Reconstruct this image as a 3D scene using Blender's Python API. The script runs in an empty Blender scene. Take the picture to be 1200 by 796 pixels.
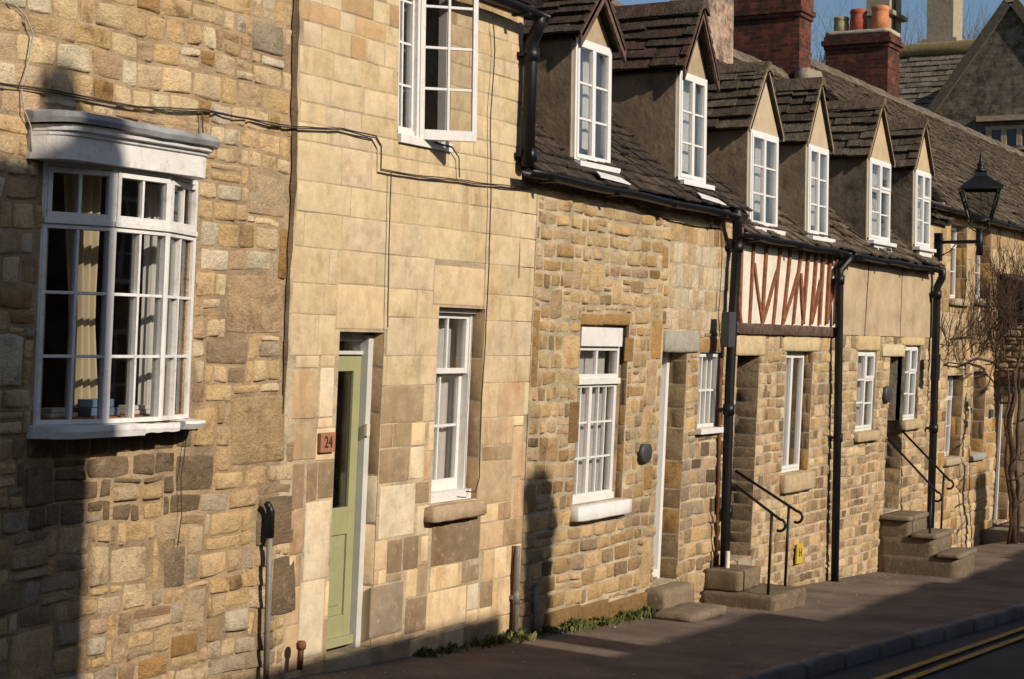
import bpy, math, random
from mathutils import Vector, noise
R = math.radians
scene = bpy.context.scene
COL = scene.collection
# ------------------------------------------------------------------ camera
CZ = 2.2                       # eye height; everything below is modelled relative to the eye level
F_PX, YAW, ROLL, PITCH, DIST = 2060.0, R(29), R(0.8), math.atan(5 / 2060), 6.4
cy_, sy_ = math.cos(YAW), math.sin(YAW)
FW = Vector((cy_, sy_, 0)); RT = Vector((sy_, -cy_, 0)); UP = Vector((0, 0, 1))
Fd = (FW * math.cos(PITCH) + UP * math.sin(PITCH)).normalized()
U1 = RT.cross(Fd).normalized()
IX = (RT * math.cos(ROLL) + U1 * math.sin(ROLL)).normalized()
IY = (U1 * math.cos(ROLL) - RT * math.sin(ROLL)).normalized()
cam_d = bpy.data.cameras.new('camera'); cam = bpy.data.objects.new('camera', cam_d); COL.objects.link(cam)
from mathutils import Matrix
m = Matrix((IX, IY, -Fd)).transposed().to_4x4(); m.translation = Vector((0, -DIST, CZ)); cam.matrix_world = m
cam_d.sensor_width = 36; cam_d.lens = F_PX / 1200 * 36; cam_d.clip_start = 0.1; cam_d.clip_end = 2000
scene.camera = cam
# ------------------------------------------------------------------ light
SUN_EL, SUN_AZ = R(27), R(11)          # azimuth measured from the outward normal of the terrace towards -x
S = Vector((-math.sin(SUN_AZ) * math.cos(SUN_EL), -math.cos(SUN_AZ) * math.cos(SUN_EL), math.sin(SUN_EL)))
w = bpy.data.worlds.new('World'); scene.world = w; w.use_nodes = True
nt = w.node_tree; bg = nt.nodes['Background']
sk = nt.nodes.new('ShaderNodeTexSky'); sk.sky_type = 'NISHITA'; sk.sun_disc = False
sk.sun_elevation = SUN_EL; sk.sun_rotation = math.atan2(S.x, S.y)
sk.air_density = 1.0; sk.dust_density = 1.2; sk.ozone_density = 3.4
nt.links.new(sk.outputs[0], bg.inputs[0]); bg.inputs[1].default_value = 0.085
sd = bpy.data.lights.new('sun', 'SUN'); so = bpy.data.objects.new('sun', sd); COL.objects.link(so)
sd.energy = 5.0; sd.angle = R(0.55); sd.color = (1.0, 0.88, 0.73)
so.rotation_euler = S.to_track_quat('Z', 'Y').to_euler(); so.location = (0, -20, 30)
scene.view_settings.view_transform = 'Standard'; scene.view_settings.look = 'None'
scene.view_settings.exposure = 0.0; scene.view_settings.gamma = 1.0
scene.render.engine = 'CYCLES'
scene.cycles.max_bounces = 6; scene.cycles.diffuse_bounces = 3; scene.cycles.transparent_max_bounces = 12

rng = random.Random(7)
# ------------------------------------------------------------------ placing
Z1 = 1.0
def batter(z):                 # the old front leans out over the street: its foot stands a little further back
    return 0.035 * max(0.0, Z1 - z)
def warp(p):
    return Vector((p[0], p[1] + batter(p[2]), p[2] + CZ))
def flat(p):
    return Vector((p[0], p[1], p[2] + CZ))
def at(px, py, y0=0.0, lean=True):
    d = Fd * F_PX + IX * (px - 600) + IY * (398 - py)
    z = 0.0
    for _ in range(6):
        Y = y0 + (batter(z) if lean else 0)
        t = (Y + DIST) / d.y
        z = d.z * t
    return Vector((d.x * t, y0, z))
def u_at(px, y0=0.0, z=0.0):
    py = 403
    for _ in range(4):
        p = at(px, py, y0); py += (p.z - z) * 2060 / 14
    return at(px, py, y0).x
def zg(x):                     # ground along the wall foot (relative to the eye)
    x = max(2.0, min(x, 46.0)); return -2.12 - 0.052 * (x - 9.2)

# ------------------------------------------------------------------ mesh building
class MB:
    def __init__(s): s.v = []; s.f = []; s.c = []; s.sm = []; s.mi = []; s.uv = None
    def add(s, vs, fs, col=(1, 1, 1), smooth=False, mi=0):
        n = len(s.v); s.v += [Vector(q) for q in vs]
        if isinstance(col, list): s.c += col
        else: s.c += [col] * len(vs)
        for f in fs: s.f.append([n + i for i in f]); s.sm.append(smooth); s.mi.append(mi)
    def box(s, x0, x1, y0, y1, z0, z1, col=(1, 1, 1), mi=0):
        vs = [(x, y, z) for z in (z0, z1) for y in (y0, y1) for x in (x0, x1)]
        s.add(vs, [(0, 2, 3, 1), (4, 5, 7, 6), (0, 1, 5, 4), (2, 6, 7, 3), (0, 4, 6, 2), (1, 3, 7, 5)], col, False, mi)
    def obox(s, O, ex, ey, ez, a, b, c, col=(1, 1, 1), mi=0):
        vs = [O + ex * x + ey * y + ez * z for z in c for y in b for x in a]
        s.add(vs, [(0, 2, 3, 1), (4, 5, 7, 6), (0, 1, 5, 4), (2, 6, 7, 3), (0, 4, 6, 2), (1, 3, 7, 5)], col, False, mi)
    def tube(s, pts, r, n=8, col=(1, 1, 1), cap=True, mi=0):
        pts = [Vector(p) for p in pts]; rs = r if isinstance(r, (list, tuple)) else [r] * len(pts)
        base = len(s.v); N = len(pts)
        t0 = (pts[1] - pts[0]).normalized()
        a = t0.cross(Vector((0, 0, 1)))
        if a.length < 0.1: a = t0.cross(Vector((0, 1, 0)))
        a.normalize(); prev = t0
        vs = []
        for i, p in enumerate(pts):
            t = (pts[min(i + 1, N - 1)] - pts[max(i - 1, 0)]).normalized()
            a = (a - t * a.dot(t)).normalized(); b = t.cross(a)
            for k in range(n):
                an = 2 * math.pi * k / n
                vs.append(p + (a * math.cos(an) + b * math.sin(an)) * rs[i])
        fs = []
        for i in range(N - 1):
            for k in range(n):
                k2 = (k + 1) % n
                fs.append((i * n + k, i * n + k2, (i + 1) * n + k2, (i + 1) * n + k))
        if cap: fs += [tuple(range(n - 1, -1, -1)), tuple((N - 1) * n + k for k in range(n))]
        s.add(vs, fs, col, True, mi)
    def prism(s, poly, d, col=(1, 1, 1), mi=0):     # polygon of 3D points extruded by d
        n = len(poly); P = [Vector(p) for p in poly]; d = Vector(d)
        s.add(P + [p + d for p in P], [tuple(range(n - 1, -1, -1)), tuple(range(n, 2 * n))] +
              [(i, (i + 1) % n, n + (i + 1) % n, n + i) for i in range(n)], col, False, mi)
    def lathe(s, c, prof, n=16, col=(1, 1, 1), axis='z', mi=0):
        vs = []
        for (r, h) in prof:
            for k in range(n):
                a = 2 * math.pi * k / n
                if axis == 'z': vs.append(Vector(c) + Vector((r * math.cos(a), r * math.sin(a), h)))
                else: vs.append(Vector(c) + Vector((r * math.cos(a), h, r * math.sin(a))))
        N = len(prof); fs = []
        for i in range(N - 1):
            for k in range(n):
                k2 = (k + 1) % n; fs.append((i * n + k, i * n + k2, (i + 1) * n + k2, (i + 1) * n + k))
        fs += [tuple(range(n - 1, -1, -1)), tuple((N - 1) * n + k for k in range(n))]
        s.add(vs, fs, col, True, mi)
    def rough(s, x0, x1, y0, y1, z0, z1, amp=0.006, step=0.06, col=(1, 1, 1), fz=None, rnd=0.02, freq=9.0):
        # worn block: subdivided box, rounded edges, noise
        nx = max(2, min(24, int((x1 - x0) / step))); ny = max(2, min(12, int((y1 - y0) / step))); nz = max(2, min(24, int((z1 - z0) / step)))
        idx = {}; vs = []
        def V(i, j, k):
            key = (i, j, k)
            if key in idx: return idx[key]
            def q(n, i):
                t = i / n
                if i == 0 or i == n: return t
                if i == 1: return min(t, 0.12)
                if i == n - 1: return max(t, 0.88)
                return t
            a, b, c = q(nx, i), q(ny, j), q(nz, k)
            p = Vector((x0 + (x1 - x0) * a, y0 + (y1 - y0) * b, z0 + (z1 - z0) * c))
            ex = (i in (0, nx)) + (j in (0, ny)) + (k in (0, nz))
            ce = Vector(((x0 + x1) / 2, (y0 + y1) / 2, (z0 + z1) / 2))
            if ex >= 2:
                d = Vector(((-1 if i == 0 else 1) if i in (0, nx) else 0, (-1 if j == 0 else 1) if j in (0, ny) else 0, (-1 if k == 0 else 1) if k in (0, nz) else 0))
                p -= d * rnd * (0.35 + 0.3 * (ex == 3)) * (1 + 0.8 * noise.noise(p * 14))
            p += Vector((noise.noise(p * freq), noise.noise(p * freq + Vector((9, 3, 1))), noise.noise(p * freq + Vector((2, 7, 5))))) * amp
            if fz: p.z += fz(p.x)
            idx[key] = len(vs); vs.append(p); return idx[key]
        fs = []
        for i in range(nx):
            for j in range(ny):
                fs.append((V(i, j, 0), V(i, j + 1, 0), V(i + 1, j + 1, 0), V(i + 1, j, 0)))
                fs.append((V(i, j, nz), V(i + 1, j, nz), V(i + 1, j + 1, nz), V(i, j + 1, nz)))
        for i in range(nx):
            for k in range(nz):
                fs.append((V(i, 0, k), V(i + 1, 0, k), V(i + 1, 0, k + 1), V(i, 0, k + 1)))
                fs.append((V(i, ny, k), V(i, ny, k + 1), V(i + 1, ny, k + 1), V(i + 1, ny, k)))
        for j in range(ny):
            for k in range(nz):
                fs.append((V(0, j, k), V(0, j, k + 1), V(0, j + 1, k + 1), V(0, j + 1, k)))
                fs.append((V(nx, j, k), V(nx, j + 1, k), V(nx, j + 1, k + 1), V(nx, j, k + 1)))
        s.add(vs, fs, col, True)

LOC = {}
def ob(name, mb, mats, parent=None, xf=warp, bevel=0, subd=False):
    P = [xf(v) for v in mb.v]
    if parent is None:
        lo = Vector((sum(p.x for p in P) / len(P), sum(p.y for p in P) / len(P), min(p.z for p in P)))
        rel = lo
    else:
        lo = LOC[parent.name]; rel = Vector((0, 0, 0))
    me = bpy.data.meshes.new(name)
    me.from_pydata([p - lo for p in P], [], mb.f)
    ca = me.color_attributes.new('Col', 'FLOAT_COLOR', 'POINT')
    flat_c = []
    if mats in STONY: mb.c = [(0.38, 0.305, 0.2) if c == (1, 1, 1) else ((0.3, .24, .16) if c == (.8, .8, .8) else c) for c in mb.c]
    for c in mb.c: flat_c += [c[0], c[1], c[2], 1.0]
    ca.data.foreach_set('color', flat_c)
    me.polygons.foreach_set('use_smooth', mb.sm)
    me.polygons.foreach_set('material_index', mb.mi)
    # box-projected UV in metres
    uv = me.uv_layers.new(name='UVMap'); data = [0.0] * (2 * len(me.loops))
    for poly in me.polygons:
        n = poly.normal
        for li in poly.loop_indices:
            p = P[me.loops[li].vertex_index]
            if abs(n.z) > 0.8: a, b = p.x, p.y
            elif abs(n.y) >= abs(n.x): a, b = p.x, p.z
            else: a, b = p.y, p.z
            data[2 * li] = a; data[2 * li + 1] = b
    uv.data.foreach_set('uv', data)
    o = bpy.data.objects.new(name, me); COL.objects.link(o)
    if not isinstance(mats, (list, tuple)): mats = [mats]
    for mm in mats: me.materials.append(mm)
    o.location = rel if parent is None else (0, 0, 0)
    if parent is not None: o.parent = parent
    LOC[o.name] = lo
    if bevel:
        b = o.modifiers.new('bevel', 'BEVEL'); b.width = bevel; b.segments = 2; b.limit_method = 'ANGLE'; b.angle_limit = R(50)
    return o
def thing(name, label, cat, loc, group=None, xf=warp):
    o = bpy.data.objects.new(name, None); COL.objects.link(o); o.empty_display_size = 0.2
    o.location = xf(Vector(loc)); LOC[o.name] = o.location.copy()
    o['label'] = label; o['category'] = cat
    if group: o['group'] = group
    return o
def tag(o, label, cat, group=None, kind=None):
    o['label'] = label; o['category'] = cat
    if group: o['group'] = group
    if kind: o['kind'] = kind
    return o
def struct(o, label=None):
    o['kind'] = 'structure'
    if label: o['label'] = label
    return o

# ------------------------------------------------------------------ materials
class NM:
    def __init__(s, name):
        s.m = bpy.data.materials.new(name); s.m.use_nodes = True; s.t = s.m.node_tree
        s.b = s.t.nodes['Principled BSDF']; s.pos = s.t.nodes.new('ShaderNodeNewGeometry').outputs['Position']
    def n(s, ty, **kw):
        x = s.t.nodes.new(ty)
        for k, v in kw.items(): setattr(x, k, v)
        return x
    def l(s, a, b): s.t.links.new(a, b)
    def noise(s, scale, detail=4, rough=0.55, vec=None, stretch=None, dist=0.0):
        x = s.n('ShaderNodeTexNoise'); x.inputs['Scale'].default_value = scale; x.inputs['Detail'].default_value = detail
        x.inputs['Roughness'].default_value = rough; x.inputs['Distortion'].default_value = dist
        v = vec or s.pos
        if stretch:
            mp = s.n('ShaderNodeMapping'); mp.inputs['Scale'].default_value = stretch; s.l(v, mp.inputs[0]); v = mp.outputs[0]
        s.l(v, x.inputs['Vector']); return x.outputs['Fac']
    def ramp(s, fac, a, b, lo=0.0, hi=1.0):
        x = s.n('ShaderNodeMapRange'); s.l(fac, x.inputs[0])
        x.inputs[1].default_value = a; x.inputs[2].default_value = b; x.inputs[3].default_value = lo; x.inputs[4].default_value = hi
        x.interpolation_type = 'SMOOTHSTEP'; return x.outputs[0]
    def mix(s, fac, a, b, blend='MIX'):
        x = s.n('ShaderNodeMix', data_type='RGBA', blend_type=blend)
        for sock, val in ((x.inputs[0], fac), (x.inputs[6], a), (x.inputs[7], b)):
            if isinstance(val, (int, float)): sock.default_value = val
            elif isinstance(val, tuple): sock.default_value = (*val, 1) if len(val) == 3 else val
            else: s.l(val, sock)
        return x.outputs[2]
    def mul(s, col, fac):
        cb = s.n('ShaderNodeCombineColor')
        for i in range(3): s.l(fac, cb.inputs[i])
        return s.mix(1.0, col, cb.outputs[0], 'MULTIPLY')
    def math(s, op, a, b):
        x = s.n('ShaderNodeMath', operation=op)
        for i, v in enumerate((a, b)):
            if isinstance(v, (int, float)): x.inputs[i].default_value = v
            else: s.l(v, x.inputs[i])
        return x.outputs[0]
    def bump(s, h, strength, dist=0.02):
        x = s.n('ShaderNodeBump'); x.inputs['Strength'].default_value = strength; x.inputs['Distance'].default_value = dist
        s.l(h, x.inputs['Height']); s.l(x.outputs[0], s.b.inputs['Normal'])
    def col(s): 
        a = s.n('ShaderNodeAttribute'); a.attribute_name = 'Col'; return a.outputs['Color']
    def fin(s, c, rough=0.9, spec=0.2, metal=0.0):
        if isinstance(c, tuple): s.b.inputs['Base Color'].default_value = (*c, 1)
        else: s.l(c, s.b.inputs['Base Color'])
        s.b.inputs['Roughness'].default_value = rough; s.b.inputs['Specular IOR Level'].default_value = spec
        s.b.inputs['Metallic'].default_value = metal
        return s.m

def mat_stone(name, pit=0.5, bump=0.9, stain=0.55, grain=0.14, tool=False, base=None):
    k = NM(name); c = k.col() if base is None else base
    if base is not None:
        rgb = k.n('ShaderNodeRGB'); rgb.outputs[0].default_value = (*base, 1); c = rgb.outputs[0]
    n1 = k.noise(9, 5, 0.62); n2 = k.noise(60, 5, 0.75); n3 = k.noise(3.2, 7, 0.74)
    n4 = k.noise(44, 5, 0.7, stretch=(0.8, 1, 1.0)); n5 = k.noise(120, 3, 0.8); n6 = k.noise(12, 5, 0.7)
    c = k.mul(c, k.ramp(n1, 0.3, 0.72, 0.88, 1.1))
    c = k.mix(k.ramp(k.noise(3.5, 4), 0.45, 0.7, 0, 0.3), c, k.mix(1.0, c, (1.06, 0.88, 0.68), 'MULTIPLY'))
    c = k.mul(c, k.ramp(n2, 0.25, 0.75, 1 - grain * 1.5, 1 + grain))
    n7 = k.noise(5, 4, 0.6); pm = k.math('MULTIPLY', k.ramp(n4, 0.54, 0.7, 0, pit), k.math('MULTIPLY', k.ramp(n6, 0.47, 0.62, 0.0, 1), k.ramp(n7, 0.42, 0.6, 0.25, 1)))     # dark weathered pits
    c = k.mix(pm, c, k.mix(1.0, c, (0.36, 0.3, 0.24), 'MULTIPLY'))
    sm = k.math('MULTIPLY', k.ramp(n3, 0.5, 0.66, 0, stain), k.ramp(n6, 0.4, 0.6, 0.25, 1))
    c = k.mix(sm, c, k.mix(1.0, c, (0.4, 0.33, 0.27), 'MULTIPLY'))
    if tool:
        c = k.mix(k.math('MULTIPLY', k.ramp(k.noise(5, 5, 0.65, stretch=(1.6, 1, 0.22)), 0.5, 0.68, 0, 0.55), k.ramp(k.noise(1.1, 4, 0.6), 0.42, 0.6, 0.1, 1)), c, k.mix(1.0, c, (0.68, 0.55, 0.4), 'MULTIPLY'))
    lm = k.ramp(k.noise(18, 6, 0.7), 0.56, 0.7, 0, 0.3)
    c = k.mix(lm, c, (0.55, 0.48, 0.36))
    h = k.math('ADD', k.math('MULTIPLY', n4, -0.6), k.math('MULTIPLY', n5, 0.45))
    h = k.math('ADD', h, k.math('MULTIPLY', n6, 1.6)); h = k.math('ADD', h, k.math('MULTIPLY', n2, 0.5))
    if tool:
        h = k.math('ADD', h, k.math('MULTIPLY', k.noise(70, 2, 0.5, stretch=(1, 1, 0.08)), 0.35))
    k.bump(h, bump, 0.02)
    return k.fin(c, 0.92, 0.15)
M_RUB = mat_stone('rubble_stone', 1.0, 1.1, 0.85)
M_RUB3 = mat_stone('coursed_stone', 1.0, 1.1, 0.8)
M_ASH = mat_stone('ashlar_stone', 0.3, 0.2, 0.42, 0.07, True)
M_SILL = mat_stone('sill_stone', 0.35, 0.5, 0.45, 0.1)
def mat_mortar(name, base, bump=0.8):
    k = NM(name); rgb = k.n('ShaderNodeRGB'); rgb.outputs[0].default_value = (*base, 1); c = rgb.outputs[0]
    n1 = k.noise(3.5, 6, 0.65); n2 = k.noise(70, 4, 0.7); n3 = k.noise(14, 5, 0.7)
    c = k.mul(c, k.ramp(n1, 0.3, 0.7, 0.6, 1.15)); c = k.mul(c, k.ramp(n2, 0.3, 0.7, 0.8, 1.12))
    c = k.mix(k.ramp(n3, 0.58, 0.68, 0, 0.6), c, k.mix(1.0, c, (0.3, 0.25, 0.2), 'MULTIPLY'))
    k.bump(k.math('ADD', n3, k.math('MULTIPLY', n2, 0.4)), bump, 0.03)
    return k.fin(c, 0.95, 0.1)
M_MOR1 = mat_mortar('brown_lime_mortar', (0.40, 0.295, 0.18))
M_MOR2 = mat_mortar('fine_joint_mortar', (0.46, 0.37, 0.245), 0.4)
M_MOR3 = mat_mortar('buff_mortar', (0.5, 0.41, 0.28))
def mat_slate(name):
    k = NM(name); c = k.col(); n1 = k.noise(9, 6, 0.65); n2 = k.noise(45, 4, 0.7)
    c = k.mul(c, k.ramp(n1, 0.3, 0.7, 0.45, 0.98))
    c = k.mix(k.ramp(k.noise(30, 4, 0.6), 0.62, 0.69, 0, 0.5), c, (0.27, 0.24, 0.18))
    c = k.mix(k.ramp(k.noise(6, 4, 0.6), 0.6, 0.72, 0, 0.6), c, (0.1, 0.085, 0.03))
    c = k.mix(k.ramp(k.noise(13, 4, 0.7), 0.58, 0.7, 0, 0.6), c, (0.03, 0.025, 0.022))
    k.bump(k.math('ADD', n1, k.math('MULTIPLY', n2, 0.8)), 1.0, 0.025)
    return k.fin(c, 0.9, 0.2)
M_SLATE = mat_slate('stone_slate')
STONY = [M_RUB, M_RUB3, M_ASH, M_SILL]
def simple(name, c, rough=0.6, spec=0.4, metal=0.0, var=0.12, vs=6, bump=0.1, dirt=None, dirt_amt=0.5, ds=5, bs=60):
    k = NM(name); rgb = k.n('ShaderNodeRGB'); rgb.outputs[0].default_value = (*c, 1); o = rgb.outputs[0]
    o = k.mul(o, k.ramp(k.noise(vs, 5, 0.6), 0.3, 0.7, 1 - var, 1 + var))
    if dirt: o = k.mix(k.ramp(k.noise(ds, 6, 0.7), 0.52, 0.68, 0, dirt_amt), o, dirt)
    if bump: k.bump(k.noise(bs, 4, 0.6), bump, 0.01)
    return k.fin(o, rough, spec, metal)
M_WHITE = simple('white_paint', (0.65, 0.635, 0.61), 0.45, 0.4, var=0.05, bump=0.12, dirt=(0.42, 0.38, 0.32), dirt_amt=0.35, ds=18)
M_PVC = simple('white_frame_paint', (0.66, 0.655, 0.64), 0.35, 0.4, var=0.03, bump=0.03)
M_OLDWHITE = simple('peeling_white_paint', (0.66, 0.65, 0.63), 0.5, 0.35, var=0.06, bump=0.3, dirt=(0.3, 0.26, 0.2), dirt_amt=0.4, ds=14)
M_BLACK = simple('black_painted_iron', (0.007, 0.007, 0.008), 0.45, 0.35, var=0.3, bump=0.15)
M_DKGREY = simple('dark_grey_plastic', (0.05, 0.052, 0.055), 0.5, 0.4)
M_GREY = simple('grey_pipe_plastic', (0.18, 0.165, 0.14), 0.5, 0.4, var=0.2, dirt=(0.12, 0.09, 0.06))
M_CREAM = simple('cream_plastic', (0.55, 0.5, 0.4), 0.5, 0.4, var=0.1)
M_LEAD = simple('weathered_lead', (0.25, 0.255, 0.265), 0.5, 0.4, var=0.25, vs=9, bump=0.3, bs=20, dirt=(0.1, 0.09, 0.08))
M_GREEN = simple('sage_green_paint', (0.29, 0.29, 0.15), 0.45, 0.4, var=0.05, bump=0.05)
M_RUST = simple('rusty_iron', (0.14, 0.06, 0.03), 0.85, 0.2, var=0.4, bump=0.5, dirt=(0.05, 0.03, 0.02))
M_CABLE = simple('cable_sheath', (0.05, 0.04, 0.032), 0.7, 0.2)
M_PALECABLE = simple('pale_cable_sheath', (0.42, 0.37, 0.3), 0.7, 0.2)
M_TIMBER = simple('brown_stained_timber', (0.21, 0.085, 0.045), 0.85, 0.2, var=0.3, vs=14, bump=0.4, bs=40, dirt=(0.07, 0.03, 0.02))
M_BEAM = simple('grey_brown_beam', (0.115, 0.075, 0.058), 0.85, 0.15, var=0.35, vs=14, bump=0.5, bs=30)
M_PLASTER = simple('cream_plaster', (0.64, 0.57, 0.47), 0.9, 0.1, var=0.1, bump=0.3, bs=25, dirt=(0.4, 0.3, 0.22), dirt_amt=0.4, ds=7)
M_RENDER = simple('tan_render', (0.40, 0.31, 0.2), 0.92, 0.1, var=0.14, vs=3, bump=0.35, bs=30, dirt=(0.22, 0.15, 0.085), dirt_amt=0.5, ds=2.5)
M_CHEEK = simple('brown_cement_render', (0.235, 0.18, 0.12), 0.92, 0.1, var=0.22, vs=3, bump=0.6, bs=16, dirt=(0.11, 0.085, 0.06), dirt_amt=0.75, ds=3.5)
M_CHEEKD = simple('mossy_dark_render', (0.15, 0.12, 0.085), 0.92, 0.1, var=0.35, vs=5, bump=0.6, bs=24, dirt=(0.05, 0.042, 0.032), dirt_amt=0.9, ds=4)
M_CURT = simple('pale_curtain', (0.68, 0.67, 0.63), 0.9, 0.1, var=0.05, bump=0)
M_CURTC = simple('cream_curtain', (0.55, 0.47, 0.31), 0.9, 0.1, var=0.05, bump=0)
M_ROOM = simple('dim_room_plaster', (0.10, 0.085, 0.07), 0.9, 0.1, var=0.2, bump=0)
M_DARKDOOR = simple('dark_door_paint', (0.03, 0.03, 0.035), 0.4, 0.4)
M_TERRA = simple('terracotta', (0.50, 0.20, 0.09), 0.75, 0.2, var=0.2, bump=0.2)
M_TERRAR = simple('red_clay', (0.33, 0.075, 0.04), 0.7, 0.25, var=0.2, bump=0.2)
M_BUFFPOT = simple('buff_clay', (0.30, 0.25, 0.13), 0.75, 0.2, var=0.2, bump=0.2)
M_PLAQUE = simple('terracotta_plaque', (0.32, 0.15, 0.085), 0.7, 0.2, var=0.1, bump=0.1)
M_YEL = simple('yellow_sign_enamel', (0.5, 0.34, 0.05), 0.5, 0.4, var=0.05, bump=0)
M_INK = simple('black_lettering', (0.035, 0.022, 0.018), 0.6, 0.2, bump=0)
M_BARK = simple('bare_creeper_bark', (0.07, 0.046, 0.032), 0.9, 0.1, var=0.35, vs=20, bump=0.5)
M_TWIG = simple('grey_twig_bark', (0.13, 0.11, 0.10), 0.9, 0.1, var=0.2, bump=0)
M_BOARD = simple('varnished_wood', (0.32, 0.13, 0.05), 0.4, 0.4)
M_BLUE = simple('blue_book_cloth', (0.14, 0.2, 0.32), 0.6, 0.3)
M_PAPER = simple('paper', (0.65, 0.62, 0.55), 0.8, 0.1)
def mat_glass(name, tint=0.9, boost=1.0):
    k = NM(name); t = k.t; t.nodes.remove(k.b); out = t.nodes['Material Output']
    tr = k.n('ShaderNodeBsdfTransparent'); tr.inputs[0].default_value = (tint, tint, tint * 1.0, 1)
    gl = k.n('ShaderNodeBsdfGlossy'); gl.inputs['Roughness'].default_value = 0.02
    b = k.n('ShaderNodeBump'); b.inputs['Strength'].default_value = 0.03; b.inputs['Distance'].default_value = 0.01
    k.l(k.noise(4, 2, 0.5), b.inputs['Height']); k.l(b.outputs[0], gl.inputs['Normal'])
    lw = k.n('ShaderNodeLayerWeight'); lw.inputs[0].default_value = 0.5
    mx = k.n('ShaderNodeMixShader'); f = k.math('ADD', k.math('MULTIPLY', k.math('POWER', lw.outputs['Facing'], 2.6), 0.75 * boost), 0.045)
    k.l(f, mx.inputs[0]); k.l(tr.outputs[0], mx.inputs[1]); k.l(gl.outputs[0], mx.inputs[2]); k.l(mx.outputs[0], out.inputs[0])
    return k.m
M_GLASS = mat_glass('window_glass')
M_LGLASS = mat_glass('dusty_lantern_glass', 0.75)
def mat_brick(name, c1, c2, mort, scale=1.0):
    k = NM(name); uv = k.n('ShaderNodeUVMap').outputs[0]
    mp = k.n('ShaderNodeMapping'); k.l(uv, mp.inputs[0])
    ns = k.n('ShaderNodeTexNoise'); ns.inputs['Scale'].default_value = 7; k.l(k.pos, ns.inputs[0])
    ad = k.n('ShaderNodeMixRGB', blend_type='ADD'); ad.inputs[0].default_value = 0.012; k.l(mp.outputs[0], ad.inputs[1]); k.l(ns.outputs['Color'], ad.inputs[2])
    br = k.n('ShaderNodeTexBrick'); k.l(ad.outputs[0], br.inputs[0]); br.inputs['Scale'].default_value = 1.0 / scale
    br.inputs['Color1'].default_value = (*c1, 1); br.inputs['Color2'].default_value = (*c2, 1); br.inputs['Mortar'].default_value = (*mort, 1)
    br.inputs['Mortar Size'].default_value = 0.007; br.inputs['Mortar Smooth'].default_value = 0.3; br.inputs['Brick Width'].default_value = 0.225; br.inputs['Row Height'].default_value = 0.075
    c = br.outputs['Color']
    c = k.mul(c, k.ramp(k.noise(5, 6, 0.7), 0.3, 0.7, 0.55, 1.25)); c = k.mul(c, k.ramp(k.noise(50, 4), 0.3, 0.7, 0.85, 1.1))
    c = k.mix(k.ramp(k.noise(3, 6, 0.7), 0.47, 0.62, 0, 0.7), c, (0.035, 0.024, 0.02))
    h = k.math('SUBTRACT', k.math('MULTIPLY', k.noise(40, 5), 0.3), br.outputs['Fac'])
    k.bump(h, 0.8, 0.012); return k.fin(c, 0.9, 0.15)
M_BRICK = mat_brick('dark_red_brick', (0.17, 0.05, 0.03), (0.07, 0.028, 0.022), (0.13, 0.085, 0.062))
M_PBRICK = mat_brick('pale_weathered_brick', (0.42, 0.27, 0.19), (0.34, 0.26, 0.2), (0.4, 0.33, 0.26))
M_OPP = mat_brick('opposite_house_stone', (0.36, 0.28, 0.18), (0.28, 0.21, 0.13), (0.3, 0.24, 0.16), 2.0)
def mat_ground(name, base, sp, patch=0.25, bump=0.5, warm=None):
    k = NM(name); rgb = k.n('ShaderNodeRGB'); rgb.outputs[0].default_value = (*base, 1); c = rgb.outputs[0]
    c = k.mul(c, k.ramp(k.noise(1.3, 5, 0.6), 0.3, 0.7, 1 - patch, 1 + patch))
    c = k.mul(c, k.ramp(k.noise(130, 3, 0.8), 0.3, 0.7, 1 - sp, 1 + sp))
    if warm: c = k.mix(k.ramp(k.noise(5, 6, 0.75), 0.5, 0.7, 0, 0.5), c, warm)
    c = k.mix(k.ramp(k.noise(70, 2, 0.5), 0.72, 0.78, 0, 0.6), c, (0.33, 0.29, 0.24))
    k.bump(k.math('ADD', k.noise(150, 3, 0.7), k.noise(9, 4)), bump, 0.012)
    return k.fin(c, 0.88, 0.25)
M_PAVE = mat_ground('worn_asphalt_footway', (0.165, 0.125, 0.098), 0.4, 0.3, 0.8, (0.1, 0.075, 0.055))
M_ROAD = mat_ground('road_asphalt', (0.055, 0.05, 0.052), 0.4, 0.2)
M_KERB = mat_ground('kerb_stone_face', (0.17, 0.15, 0.135), 0.2, 0.25)
M_LAND = mat_ground('verge_earth', (0.12, 0.1, 0.06), 0.3, 0.3)
M_LINE = simple('yellow_road_paint', (0.34, 0.225, 0.05), 0.8, 0.2, var=0.2, vs=30, bump=0.4, dirt=(0.06, 0.052, 0.045), dirt_amt=0.95, ds=16)
k = NM('grass_blade'); M_GRASS = k.fin(k.mul(k.col(), k.ramp(k.noise(12, 3), 0.3, 0.7, 0.7, 1.3)), 0.8, 0.2)

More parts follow.
